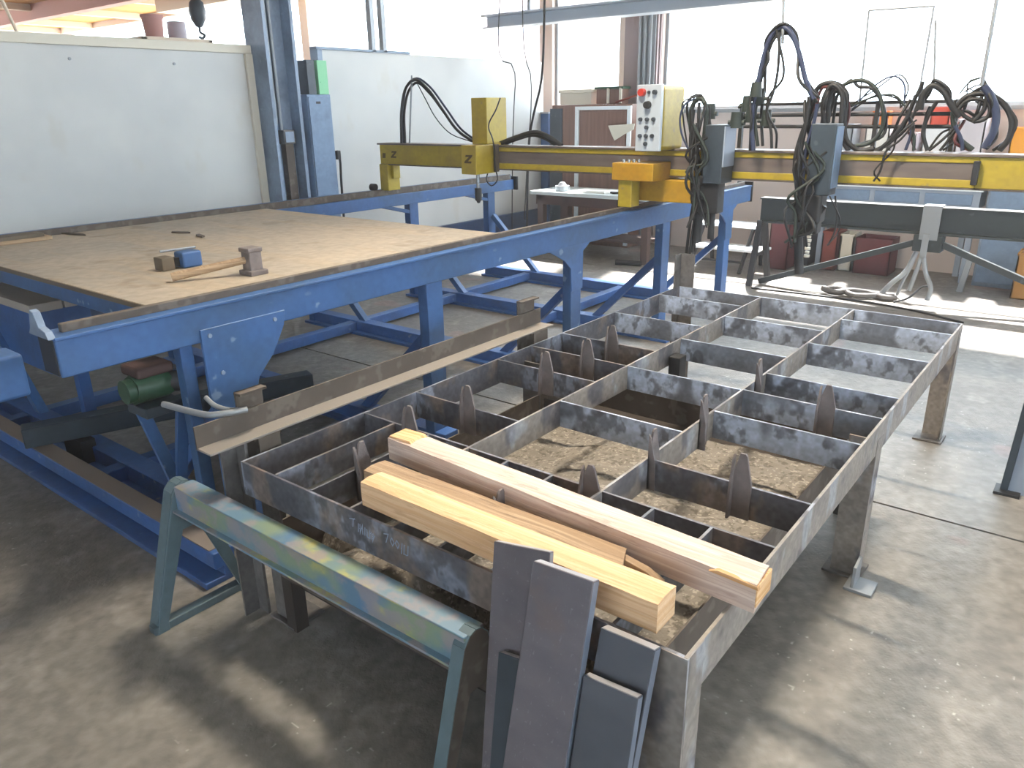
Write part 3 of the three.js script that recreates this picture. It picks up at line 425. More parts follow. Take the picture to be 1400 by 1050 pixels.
// ---------------------------------------------------------------- cutting rack: grid of flat bars on legs
const X0 = -2.032, Z0 = -1.188, TOP = 0.6145, W = 1.526, L = 3.048, BH = 0.105, BT = 0.009;
const rack = thing('cutting_rack', 'low rectangular rack of crossed steel bars with pointed teeth, standing on six legs', 'rack', [X0 + W / 2, 0, Z0 - L / 2]);
{
  const lengthways = (u, v0, v1, h = BH) => B(X0 + u - BT / 2, TOP - h, Z0 - v1, X0 + u + BT / 2, TOP, Z0 - v0, 0.0015);
  const across = (v, u0, u1, h = BH) => B(X0 + u0 + BT / 2, TOP - h, Z0 - v - BT / 2, X0 + u1 - BT / 2, TOP - 0.0005, Z0 - v + BT / 2, 0.0015);
  for (const [u, h] of [[0, 0.115], [1.526, 0.12]]) obj('frame_bar', lengthways(u, -BT / 2, L + BT / 2, h), u ? M.steelDusty : M.steel, rack);
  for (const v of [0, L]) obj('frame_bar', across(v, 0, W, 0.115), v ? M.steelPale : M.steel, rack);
  for (const u of [0.51, 1.017]) obj('long_bar', lengthways(u, BT / 2, L - BT / 2), M.steelDusty, rack);
  for (const u of [0.164, 0.334, 0.677, 0.846, 1.185, 1.355]) obj('slat', lengthways(u, BT / 2, 0.5, 0.09), M.steel, rack);
  obj('cross_bar', across(0.507, 0, 0.51), M.steel, rack); obj('cross_bar', across(0.502, 0.51, 1.017), M.steel, rack); obj('cross_bar', across(0.502, 1.017, W), M.steel, rack);
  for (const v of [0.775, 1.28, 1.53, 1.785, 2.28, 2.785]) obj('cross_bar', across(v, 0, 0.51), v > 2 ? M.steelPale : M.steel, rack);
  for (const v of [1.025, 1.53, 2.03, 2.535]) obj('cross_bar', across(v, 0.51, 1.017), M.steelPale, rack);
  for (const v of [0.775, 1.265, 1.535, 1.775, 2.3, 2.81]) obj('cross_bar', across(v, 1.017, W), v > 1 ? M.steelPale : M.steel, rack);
  const tooth = (u, v, along, tip = 0.085) => {              // pointed piece of angle iron hung on a bar; along: the bar it sits on runs lengthways
    const x = X0 + u, z = Z0 - v, o = BT / 2, y = TOP, w = 0.03;
    const face = [[-w, -0.105], [w, -0.105], [w, 0.005], [0.011, tip - 0.006], [0.006, tip], [-0.008, tip], [-w, 0.012]];
    const side = [[0, -0.105], [0.026, -0.105], [0.024, -0.01], [0.006, tip - 0.02], [0, tip - 0.01]];
    const g = along ? [plate(face.map(([a, b]) => [z + a, y + b]), 'x', x + o, 0.006, 0.001), plate(side.map(([a, b]) => [x + o + a, y + b]), 'z', z + w - 0.006, 0.006, 0.001)]
      : [plate(face.map(([a, b]) => [x + a, y + b]), 'z', z + o, 0.006, 0.001), plate(side.map(([a, b]) => [z + o + a, y + b]), 'x', x - w, 0.006, 0.001)];
    obj('tooth', g, M.tooth, rack);
  };
  for (const [u, v, a, t] of [[0.334, 0.2, 1], [0.25, 0.507], [0.28, 0.775], [0.275, 1.28], [0.318, 1.53], [0.29, 1.785], [1.017, 1.17, 1, 0.09], [1.017, 0.8, 1, 0.09], [0.985, 0.502, 0, 0.075], [1.335, 1.535], [1.325, 0.775, 0, 0.1], [1.017, 1.68, 1], [0.846, 0.245, 1, 0.06]]) tooth(u, v, a, t);
  const corner = (x, z, sx, sz, y1 = TOP - 0.002, w = 0.095) => [B(x, 0, z, x + sx * w, y1, z + sz * 0.009, 0.001), B(x, 0, z + sz * 0.0092, x + sx * 0.009, y1, z + sz * 0.08, 0.001)];
  const xr = X0 + W + 0.006, xl = X0 - 0.006;
  for (const [x, z, sx, sz, y1] of [[xr, Z0 + 0.007, -1, -1, TOP - 0.001], [xr, -2.66, -1, -1, TOP - 0.06], [xr, Z0 - L - 0.007, -1, 1, TOP - 0.02], [xl, Z0 - 0.05, 1, -1, TOP - 0.06], [xl, -2.66, 1, -1, TOP - 0.06], [xl, Z0 - L - 0.007, 1, 1, TOP + 0.2]]) {
    const l = obj('leg', corner(x, z, sx, sz, y1), x === xr ? M.steelDusty : M.steelDull, rack);
    obj('foot_plate', B(x - sx * 0.015, 0, z - sz * 0.02, x + sx * 0.12, 0.01, z + sz * 0.11, 0.002), M.steelDull, l);
    if (x === xr && z === -2.66) obj('fixing_tab', [B(x - 0.02, 0.0, z + 0.0, x + 0.075, 0.012, z + 0.1, 0.002), plate([[z - 0.0, 0.012], [z + 0.09, 0.012], [z + 0.075, 0.085], [z + 0.01, 0.1]], 'x', x + 0.002, 0.008)], M.pipe, l);
  }
  obj('joint_block', [B(X0 + 0.52, TOP - 0.17, Z0 - 1.97, X0 + 0.575, TOP - 0.055, Z0 - 1.9, 0.004)], M.dark, rack);
  for (const [z0, z1, post] of [[-1.36, -1.26, 1], [-2.89, -2.76, 0]]) {
    const k = obj('bracket', [B(-2.147, 0.46, z1, -2.139, 0.8, z0, 0.001), B(-2.147, 0.5, z0, X0 - 0.004, 0.508, z1), B(-2.143, 0.648, z0, -2.06, 0.656, z1), B(-2.06, 0.5, z0 + 0.01, -2.053, 0.656, z1 - 0.01)], M.rust, rack);
    obj('hook', B(-2.147, 0.792, z0, -2.11, 0.8, z1), M.rust, k);
  }
  obj('post', [B(-2.13, 0, -1.235, -2.07, 0.655, -1.225), B(-2.13, 0, -1.235, -2.122, 0.655, -1.17)], M.steelDull, rack);
  // chalk marks on the near bar
  const c = document.createElement('canvas'); c.width = 512; c.height = 128; const g = c.getContext('2d');
  g.clearRect(0, 0, 512, 128); g.strokeStyle = 'rgba(165,180,205,0.7)'; g.lineWidth = 7; g.lineCap = 'round';
  const strokes = [[[20, 30], [60, 22]], [[48, 26], [40, 70]], [[86, 40], [80, 88]], [[98, 40], [94, 90], [116, 42], [114, 92]], [[136, 46], [130, 92]], [[150, 52], [148, 96], [166, 100], [172, 52]], [[182, 56], [176, 98]], [[196, 60], [190, 102], [206, 70]], [[280, 30], [312, 22], [292, 74]], [[336, 34], [324, 56], [338, 80], [352, 58], [338, 36]], [[372, 36], [360, 58], [376, 80], [388, 56], [374, 38]], [[410, 40], [400, 100]], [[424, 44], [418, 96], [440, 98]], [[452, 40], [446, 94]]];
  for (const s of strokes) { g.beginPath(); s.forEach(([a, b], i) => (i ? g.lineTo(a, b) : g.moveTo(a, b))); g.stroke(); }
  const ct = new THREE.CanvasTexture(c); ct.colorSpace = THREE.SRGBColorSpace;
  const pg = new THREE.PlaneGeometry(0.27, 0.068); const pm = new THREE.Mesh(pg, new THREE.MeshStandardMaterial({ map: ct, transparent: true, roughness: 0.95 }));
  pm.name = 'chalk_marking'; pm.position.set(X0 + 0.64 - (X0 + W / 2), TOP - 0.045, Z0 + BT / 2 + 0.0012 - (Z0 - L / 2)); rack.add(pm);
}
// slag tray under the rack and what lies in it
{
  const x0 = X0 + 0.08, x1 = X0 + 1.37, z1 = Z0 - 0.03, z0 = Z0 - 1.96, zd = Z0 - 1.52, y0 = 0.2, y1 = 0.405;
  const t = thing('slag_tray', 'shallow rusty steel tray under the near half of the rack', 'tray', [(x0 + x1) / 2, 0, (z0 + z1) / 2]);
  obj('bottom', B(x0, y0, z0, x1, y0 + 0.006, z1), M.trayRust, t);
  for (const a of [x0, x1 - 0.006]) obj('side', B(a, y0 + 0.006, z0, a + 0.006, y1, z1), M.rust, t);
  for (const a of [z0, z1 - 0.006]) obj('side', B(x0 + 0.006, y0 + 0.006, a, x1 - 0.006, y1, a + 0.006), M.rust, t);
  obj('divider', B(x0 + 0.006, y0 + 0.006, zd, x1 - 0.006, y1 - 0.03, zd + 0.006), M.trayRust, t);
  for (const [x, z] of [[x0, z0], [x0, z1 - 0.05], [x1 - 0.05, z0], [x1 - 0.05, z1 - 0.05]]) obj('leg', B(x, 0, z, x + 0.05, y0, z + 0.05), M.trayRust, t);
  const n = 110, g = new THREE.PlaneGeometry(x1 - x0 - 0.014, z1 - zd - 0.014, n, n).rotateX(-Math.PI / 2).translate((x0 + x1) / 2, 0, (zd + z1) / 2 + 0.001), p = g.attributes.position;
  for (let i = 0; i < p.count; i++) {
    const u = (p.getX(i) - x0) / (x1 - x0), v = (z1 - p.getZ(i)) / (z1 - zd);
    const bank = 0.03 + 0.075 * step(0.2, 0.5, u + 0.12 * (fbm(u, v, 3, 3, 3, 611) - 0.5)) + (v < 0.2 ? 0.05 * step(0.2, 0.05, v) * step(0.02, 0.15, u) : 0);
    const bare = step(0.15, 0.08, v) * (u < 0.2 ? 1 : step(0.4, 0.46, u));
    p.setY(i, 0.282 - 0.07 * bare + Math.min(0.1, bank) * (1 - bare) + 0.012 * (fbm(u, v, 9, 9, 4, 621) - 0.5) + 0.014 * (fbm(u, v, 48, 56, 2, 631) - 0.5));
  }
  g.computeVertexNormals();
  tag(obj('slag', g, M.sand), 'crumbly grey brown slag and sand filling the tray under the rack', 'sand', null, 'stuff');
}

// ---------------------------------------------------------------- things on and beside the rack
function timber(name, label, pts, y0, y1, m, mEnd, group) {      // four ground corners in order: front-left, front-right, back-right, back-left
  const t = thing(name, label, 'timber', [(pts[0][0] + pts[2][0]) / 2, y0, (pts[0][1] + pts[2][1]) / 2], group);
  const n = 24, g = new THREE.BoxGeometry(1, 1, 1, n, 3, 3), p = g.attributes.position;
  for (let i = 0; i < p.count; i++) {
    let a = p.getX(i) + 0.5, b = p.getZ(i) + 0.5, c = p.getY(i) + 0.5;
    const fx = pts[0][0] + (pts[1][0] - pts[0][0]) * a, fz = pts[0][1] + (pts[1][1] - pts[0][1]) * a, kx = pts[3][0] + (pts[2][0] - pts[3][0]) * a, kz = pts[3][1] + (pts[2][1] - pts[3][1]) * a;
    const edge = (b > 0.99 || b < 0.01) && c > 0.99 ? 0.004 : 0;
    p.setXYZ(i, kx + (fx - kx) * b + (a < 0.01 || a > 0.99 ? 0 : 0), y0 + (y1 - y0) * c - edge + (c > 0.5 ? 0.0035 * (fbm(a, b, 9, 3, 3, 701) - 0.5) : 0), kz + (fz - kz) * b + 0.003 * (fbm(a, c, 7, 3, 3, 711) - 0.5));
  }
  g.computeVertexNormals(); obj('beam', g, m, t); return t;
}
{
  const a = timber('timber_beam', 'long pale timber beam with a split right end, farthest of the three on the rack', [[-1.665, -1.475], [-0.452, -1.4], [-0.458, -1.488], [-1.655, -1.56]], TOP + 0.001, 0.692, M.wood1, null, 'timbers on the rack');
  obj('split_end', [plate([[-0.56, 0.682], [-0.448, 0.676], [-0.45, 0.684], [-0.54, 0.69]], 'z', -1.409, 0.01, 0.001), B(-0.456, 0.63, -1.486, -0.449, 0.685, -1.4, 0.002)], M.woodFresh, a);
  obj('chipped_end', plate([[-1.668, 0.682], [-1.56, 0.684], [-1.575, 0.697], [-1.66, 0.694]], 'z', -1.55, 0.07, 0.001), M.woodFresh, a);
  timber('timber_beam', 'clean yellow squared timber beam lying across the rack, nearest of the three', [[-1.505, -1.222], [-0.588, -1.215], [-0.588, -1.297], [-1.505, -1.3]], TOP + 0.001, 0.691, M.wood2, null, 'timbers on the rack');
  const c = timber('timber_plank', 'thin brown plank with a splintered end between the two thicker timber beams', [[-1.6, -1.315], [-0.74, -1.335], [-0.77, -1.405], [-1.6, -1.4]], TOP + 0.001, 0.662, M.wood3, null, 'timbers on the rack');
  obj('splinter', [plate([[-0.8, 0.616], [-0.69, 0.616], [-0.66, 0.622], [-0.7, 0.64], [-0.79, 0.655]], 'z', -1.39, 0.02, 0.001), plate([[-0.8, 0.616], [-0.72, 0.616], [-0.705, 0.63], [-0.79, 0.65]], 'z', -1.36, 0.02, 0.001)], M.wood3, c);
}
// steel plates leaning on the near end of the rack
function leaning(label, top, bottom, w, t, m = M.plateSteel) {
  const T = V(...top), D = V(...bottom).sub(T), o = thing('steel_plate', label, 'steel plate', bottom, 'steel plates leaning on the rack');
  const c = T.clone().add(D.clone().multiplyScalar(0.5)), d = D.clone().normalize(), x = V(1, 0, 0).addScaledVector(d, -d.x).normalize(), nrm = x.clone().cross(d).negate();
  const k = new THREE.Matrix4().makeBasis(x, d.clone().negate(), nrm).setPosition(c);
  obj('plate', new RoundedBoxGeometry(w, D.length(), t, 1, 0.002).applyMatrix4(k), m, o);
  obj('sheared_edge', new THREE.BoxGeometry(0.0012, D.length() - 0.006, t - 0.005).translate(w / 2, 0, 0).applyMatrix4(k), M.plateEdge, o);
  obj('cut_end', new THREE.BoxGeometry(w - 0.005, 0.0012, t - 0.005).translate(0, D.length() / 2, 0).applyMatrix4(k), M.plateTop, o);
}
const lean = (x, y, off) => [x, y, -0.955 - 0.34 * y + off];
leaning('tall wide grey steel plate leaning on the rack, farthest left of the plates', lean(-0.92, 0.713, 0.002), lean(-0.8, 0.011, 0.002), 0.155, 0.018);
leaning('tall grey steel plate with a bright right edge, foremost of the leaning plates', lean(-0.768, 0.737, 0.062), lean(-0.73, 0.011, 0.062), 0.15, 0.026);
leaning('narrow dark steel plate squeezed between the two tall leaning plates', lean(-0.86, 0.5, 0.03), lean(-0.79, 0.011, 0.03), 0.1, 0.018, M.darkBox);
leaning('shorter grey steel plate leaning at the right of the tall ones', lean(-0.617, 0.555, 0.052), lean(-0.585, 0.011, 0.052), 0.125, 0.024, M.plateDark);
leaning('thick steel plate leaning behind the shorter right one, its top level with the rack', lean(-0.617, 0.63, 0.012), lean(-0.605, 0.011, 0.012), 0.125, 0.03, M.plateDark);
// angle iron resting in the two brackets, and the rods clamped on it
{
  const a = thing('angle_iron', 'long rusty angle iron resting on two brackets beside the left edge of the rack', 'angle iron', [-2.1, 0.656, -2.02]);
  obj('upright_flange', B(-2.137, 0.657, -2.93, -2.13, 0.735, -1.1, 0.001), M.rust, a); obj('flat_flange', B(-2.13, 0.657, -2.93, -2.055, 0.664, -1.1, 0.001), M.flange, a);
  const r = thing('clamp_rods', 'two bent pale steel rods lying over the near end of the angle iron', 'rods', [-2.2, 0.7, -1.2]);
  obj('rod', tube([[-2.36, 0.752, -1.13], [-2.25, 0.742, -1.16], [-2.17, 0.742, -1.18], [-2.13, 0.745, -1.22], [-2.115, 0.742, -1.28]], 0.011, 24, 8), M.pipe, r);
  obj('rod', tube([[-2.25, 0.772, -1.22], [-2.2, 0.755, -1.22], [-2.15, 0.745, -1.24], [-2.1335, 0.744, -1.26]], 0.008, 16, 8), M.pipe, r);
}
// painted trestle
{
  const t = thing('trestle', 'low steel trestle in worn blue, green and yellow paint standing before the rack', 'trestle', [-1.65, 0, -1.1]);
  const y = 0.5, z0 = -1.14, z1 = -1.07, x0 = -2.27, x1 = -1.0;
  obj('beam', [B(x0, y - 0.008, z0, x1, y, z1, 0.003), B(x0, y - 0.085, z1 - 0.008, x1, y - 0.002, z1, 0.002), B(x0, y - 0.085, z0, x1, y - 0.002, z0 + 0.008, 0.002), B(x0, y - 0.09, z1 - 0.008, x1, y - 0.082, z1 + 0.018, 0.002)], M.saw, t);
  obj('lower_lip', B(x0, y - 0.092, z1 - 0.004, x1, y - 0.085, z1 + 0.016, 0.002), M.rust, t);
  for (const [x, s] of [[x0, -1], [x1, 1]]) {
    const o = [[-0.93, 0], [-1.055, 0.44], [-1.065, 0.475], [-1.085, 0.497], [-1.105, 0.503], [-1.125, 0.497], [-1.145, 0.475], [-1.155, 0.44], [-1.285, 0]], n = [[-1.245, 0.03], [-1.135, 0.34], [-1.075, 0.34], [-0.97, 0.03]];
    obj('end_plate', plate([...o, [-1.245, 0], ...n, [-0.97, 0]], 'x', s < 0 ? x - 0.006 : x, 0.006), s < 0 ? M.sawLeg : M.rust, t);
    const w = s < 0 ? [x - 0.055, x - 0.006] : [x - 0.03, x + 0.0065], f = [];
    for (let i = 0; i + 1 < o.length; i++) { const p = o[i], q = o[i + 1]; f.push(bar([(w[0] + w[1]) / 2, p[1], p[0]], [(w[0] + w[1]) / 2, q[1], q[0]], w[1] - w[0], 0.007, 0, V(0, 0.1, i < 4 ? 1 : -1))); }
    obj('leg_flange', f, M.sawLeg, t);
    obj('foot_bar', B(x + s * 0.02 - 0.02, 0, -1.29, x + s * 0.02 + 0.02, 0.03, -0.92, 0.004), M.sawLeg, t);
  }
}
// on the sheet: hammer, blue grinder block, plank, scraps
{
  const y = 0.972, h = thing('hammer', 'heavy hammer with a wooden handle standing on its head on the tan sheet', 'hammer', [-3.05, y, -1.9]);
  const hx = -3.0, hz = -1.945;
  obj('handle', rod([-3.145, y + 0.022, -1.64], [hx, y + 0.07, hz], 0.019, 14, 0.016), M.wood3, h);
  obj('head', [B(hx - 0.032, y + 0.012, hz - 0.032, hx + 0.032, y + 0.115, hz + 0.032, 0.006), B(hx - 0.045, y, hz - 0.045, hx + 0.05, y + 0.022, hz + 0.045, 0.005), B(hx - 0.042, y + 0.1, hz - 0.038, hx + 0.034, y + 0.12, hz + 0.036, 0.005)], M.tooth, h);
  const v = thing('blue_vise_block', 'small blue block with a grey jaw lying beside the hammer', 'vise', [-3.42, y, -1.85]);
  obj('body', B(-3.46, y, -1.93, -3.38, y + 0.075, -1.83, 0.012), M.blue, v); obj('jaw', B(-3.475, y, -1.8, -3.4, y + 0.06, -1.74, 0.004), M.boardEdge, v); obj('slide', B(-3.455, y + 0.01, -1.83, -3.41, y + 0.05, -1.8), M.dark, v);
  obj('handle', rod([-3.46, y + 0.082, -1.77], [-3.43, y + 0.084, -1.93], 0.006), M.pipe, v);
  const k = thing('plank', 'short brown plank with a pale top at the far left end of the sheet', 'plank', [-5.0, y, -1.7]);
  obj('board', B(-5.02, y, -1.88, -4.9, y + 0.022, -1.38, 0.004), M.wood3, k); obj('upper_board', B(-5.0, y + 0.022, -1.84, -4.9, y + 0.045, -1.38, 0.004), M.boardEdge, k);
  for (const [x, z, w, a, l] of [[-4.46, -2.43, 0.07, 0.4, 'thin dark metal scrap on the sheet, left of the two beyond the blue block'], [-4.23, -2.42, 0.06, -0.3, 'thin dark metal scrap on the sheet, right of the two beyond the blue block'], [-4.98, -2.03, 0.12, 0.2, 'thin dark offcut near the far edge of the sheet beyond the plank']]) {
    const m = single('metal_scrap', l, 'scrap', plate([[-w, -0.012], [w * 0.6, -0.016], [w, 0.004], [w * 0.2, 0.016], [-w * 0.8, 0.01]], 'y', 0, 0.006), M.rust, 'scraps on the sheet'); m.position.set(x, y, z); m.rotation.y = a;
  }
}

// ---------------------------------------------------------------- gantry of the flame cutter
const gantry = thing('gantry', 'yellow gantry of the flame cutter spanning both rails, with control panel, torches and hanging hoses', 'cutting machine', [-2.53, 1.03, -4.75]);
{
  const t = gantry, zf = -4.68, zb = -4.82;
  const bm = obj('beam', [B(-5.1, 1.22, zb, 0.35, 1.38, zf - 0.016, 0.004), B(-3.8, 1.346, zf - 0.02, -0.62, 1.378, zf, 0.004), B(-3.8, 1.222, zf - 0.02, -0.62, 1.262, zf, 0.004), B(-5.1, 1.222, zf - 0.02, -3.8, 1.378, zf, 0.004), B(-0.62, 1.222, zf - 0.02, 0.35, 1.378, zf, 0.004)], M.yellow, t);
  obj('guide_band', B(-3.8, 1.263, zf - 0.018, -0.62, 1.345, zf - 0.006), M.band, bm); obj('cover_strip', B(-5.12, 1.378, zb - 0.01, 0.36, 1.392, zf + 0.012, 0.003), M.band, bm);
  obj('lower_edge', B(-5.1, 1.212, zb, 0.35, 1.222, zf + 0.004, 0.002), M.rust, bm); obj('end_stop', B(-0.64, 1.24, zf, -0.61, 1.36, zf + 0.03, 0.004), M.dark, bm);
  const emblem = (x, y, z, s) => plate([[x - 0.034 * s, y - 0.024 * s], [x + 0.022 * s, y - 0.024 * s], [x + 0.026 * s, y - 0.012 * s], [x - 0.004 * s, y - 0.012 * s], [x + 0.028 * s, y + 0.014 * s], [x + 0.034 * s, y + 0.026 * s], [x - 0.02 * s, y + 0.026 * s], [x - 0.024 * s, y + 0.014 * s], [x + 0.006 * s, y + 0.014 * s], [x - 0.03 * s, y - 0.012 * s]], 'z', z, 0.002, 0);
  obj('emblem', emblem(-4.93, 1.3, zf, 1.1), M.logo, bm); obj('emblem', plate([[-5.07, 1.27], [-5.035, 1.27], [-5.03, 1.31], [-5.065, 1.31]], 'z', zf, 0.002, 0), M.logo, bm);
  // far carriage leg
  obj('far_leg', [B(-5.1, 1.0, -4.8, -5.0, 1.22, -4.66, 0.006), B(-5.0, 1.1, -4.78, -4.97, 1.22, -4.7, 0.004)], M.yellow, t);
  obj('far_wheel', rod([-5.15, 1.03, -4.6], [-5.1, 1.03, -4.6], 0.03, 18), M.dark, t);
  // slide on the left part
  const s = obj('slide_housing', [B(-3.97, 1.19, zf, -3.82, 1.4, -4.45, 0.008), B(-3.97, 1.34, zb, -3.82, 1.41, zf, 0.006)], M.yellow, t);
  obj('emblem', emblem(-3.895, 1.3, -4.45, 1.2), M.logo, s);
  obj('motor_cover', [B(-4.0, 1.4, -4.86, -3.85, 1.73, -4.62, 0.006)], M.yellow, t);
  const st = obj('slide_torch', [rod([-3.85, 1.19, -4.5], [-3.85, 1.09, -4.5], 0.014)], M.chrome, t); obj('nozzle', [rod([-3.85, 1.09, -4.5], [-3.85, 1.0, -4.5], 0.026, 14), rod([-3.85, 1.0, -4.5], [-3.85, 0.98, -4.5], 0.02, 14, 0.01)], M.dark, st);
  obj('band_clamp', B(-3.81, 1.2, zf, -3.785, 1.4, -4.64, 0.003), M.rust, t);
  // near carriage with the control panel
  obj('carriage', [B(-2.66, 1.2, zb, -2.36, 1.31, -4.45, 0.006), B(-2.62, 1.06, -5.05, -2.16, 1.2, -4.62, 0.006), B(-2.16, 1.22, zb, -2.05, 1.36, -4.6, 0.006)], M.orange, t);
  obj('near_leg', [B(-2.62, 1.03, -4.58, -2.52, 1.21, -4.47, 0.005)], M.yellow, t); obj('near_leg', B(-2.62, 1.03, -5.02, -2.52, 1.1, -4.93, 0.005), M.yellow, t);
  obj('guide_wheel', rod([-2.64, 1.045, -4.52], [-2.58, 1.045, -4.52], 0.028, 18), M.dark, t);
  obj('bolt_row', [-2.6, -2.57, -2.54, -2.51].map((x, i) => rod([x, 1.31, -4.5 - i * 0.012], [x, 1.33, -4.5 - i * 0.012], 0.011)), M.chrome, t);
  const cp = obj('control_panel', [B(-2.49, 1.385, -4.47, -2.32, 1.775, -4.44, 0.006)], M.panel, t);
  obj('housing', [B(-2.485, 1.385, -4.78, -2.325, 1.77, -4.47, 0.03)], M.yellow, t);
  const px = (a) => -2.49 + 0.17 * a, py = (b) => 1.775 - 0.39 * b;
  const knob = (a, b, r, d, m, n) => obj(n, rod([px(a), py(b), -4.441], [px(a), py(b), -4.441 + d], r, 18, r * 0.9), m, cp);
  knob(0.24, 0.115, 0.024, 0.03, M.red, 'stop_button'); knob(0.5, 0.115, 0.01, 0.012, M.button, 'lamp'); knob(0.74, 0.115, 0.015, 0.018, M.button, 'switch'); knob(0.48, 0.3, 0.023, 0.03, M.dark, 'dial');
  for (const [a, b] of [[0.2, 0.515], [0.47, 0.515], [0.73, 0.515], [0.46, 0.635], [0.2, 0.765], [0.45, 0.765], [0.7, 0.765], [0.44, 0.885]]) knob(a, b, 0.013, 0.014, M.button, 'push_button');
  // two torch carriages
  const t1 = obj('torch_box', [B(-2.05, 1.2, zf + 0.01, -1.93, 1.54, -4.5, 0.006)], M.darkBox, t); obj('lit_side', B(-1.93, 1.3, -4.66, -1.922, 1.53, -4.5), M.lightBox, t1);  // paler side sheet: light falling on that face put into its colour
  obj('torch_slide', [B(-2.04, 1.02, -4.62, -1.95, 1.2, -4.52, 0.006), rod([-1.995, 1.02, -4.56], [-1.995, 0.86, -4.56], 0.02), B(-2.12, 1.1, -4.6, -2.03, 1.24, -4.52, 0.01), rod([-2.08, 1.1, -4.55], [-2.08, 0.84, -4.55], 0.028, 12)], M.dark, t1);
  const t2 = obj('torch_box', [B(-1.44, 1.16, zf + 0.01, -1.305, 1.545, -4.54, 0.006)], M.darkBox, t); obj('lit_side', B(-1.305, 1.2, -4.665, -1.299, 1.53, -4.55), M.greyBlue2, t1 && t2);
  obj('torch_slide', [B(-1.5, 1.0, -4.66, -1.34, 1.17, -4.54, 0.02), B(-1.44, 0.94, -4.64, -1.35, 1.02, -4.55, 0.015), rod([-1.47, 1.0, -4.58], [-1.43, 0.7, -4.58], 0.026, 12), rod([-1.33, 1.1, -4.58], [-1.42, 0.93, -4.58], 0.014)], M.dark, t2);
  const cr = []; for (let i = 0; i < 7; i++) cr.push(rod([-1.395, 0.95 - i * 0.022, -4.57], [-1.395, 0.936 - i * 0.022, -4.57], i % 2 ? 0.013 : 0.017, 12)); obj('gas_bellows', cr, M.cream, t2);
  for (const [x, y, z, r] of [[-2.1, 1.62, -4.66, 0.035], [-1.87, 1.66, -4.66, 0.03], [-1.83, 1.6, -4.64, 0.035], [-1.78, 1.7, -4.62, 0.03], [-1.73, 1.58, -4.62, 0.03], [-1.9, 1.57, -4.6, 0.04]]) obj('valve', [rod([x, y - 0.05, z], [x, y + 0.04, z], r, 12, r * 0.85), rod([x - 0.05, y - 0.02, z], [x + 0.05, y - 0.02, z], r * 0.4)], M.rubberGreen, t);
  obj('knob', [rod([-1.79, 1.69, -4.58], [-1.79, 1.77, -4.58], 0.035, 14, 0.028)], M.rubberGreen, t);
  for (const [cx, cy, cz] of [[-1.43, 1.12, -4.5], [-2.06, 1.2, -4.48]]) for (let k = 0; k < 6; k++) {
    const p = []; for (let q = 0; q < 5; q++) p.push([cx + rr(-0.09, 0.09), cy + 0.3 - q * 0.13 + rr(-0.05, 0.05), cz + rr(-0.05, 0.04)]);
    obj('hose', tube(p, rr(0.006, 0.011), null, 6), k % 3 ? M.rubber : M.rubberGreen, t);
  }
  // guide rods for the hoses
  for (const [y, r] of [[1.65, 0.009], [1.586, 0.011], [1.52, 0.011]]) obj('hose_rail', rod([-2.02, y, -4.92], [-0.78, y, -4.92], r), M.dark, t);
  for (const x of [-2.0, -1.2, -0.8]) obj('rail_post', B(x - 0.012, 1.39, -4.935, x + 0.012, 1.66, -4.905, 0.002), M.dark, t);
  const cols = [M.rubber, M.rubber, M.hoseBlue, M.rubberGreen, M.rubber];
  HOSE.forEach(([r, ...p], i) => {
    obj('hose', tube(p, r * 0.85, null, r > 0.009 ? 8 : 6), cols[i % 5], t);
    if (i > 6) obj('hose', tube(p.map(([x, y, z]) => [x + rr(-0.035, 0.035), y + (y > 1.45 ? rr(-0.03, 0.03) : 0), z + rr(-0.05, 0.02)]), Math.min(0.009, r * 0.7), null, 6), i % 9 === 1 ? M.hoseRed : M.rubber, t);
  });
  POLE.forEach(([r, ...p]) => obj('hose_pole', rod(p[0], p[1], r, 8), M.pipe, t));
}
CORD.forEach(([r, ...p], i) => single('hanging_cord', ['thin looped cable hanging from the roof, left of the three beside the back column', 'thin cable hanging from the roof, between the looped one and the thick one', 'thick dark cable hanging from the roof before the back window, right of the three'][i], 'cable', tube(p, r), M.rubber, 'cables hanging before the back window'));

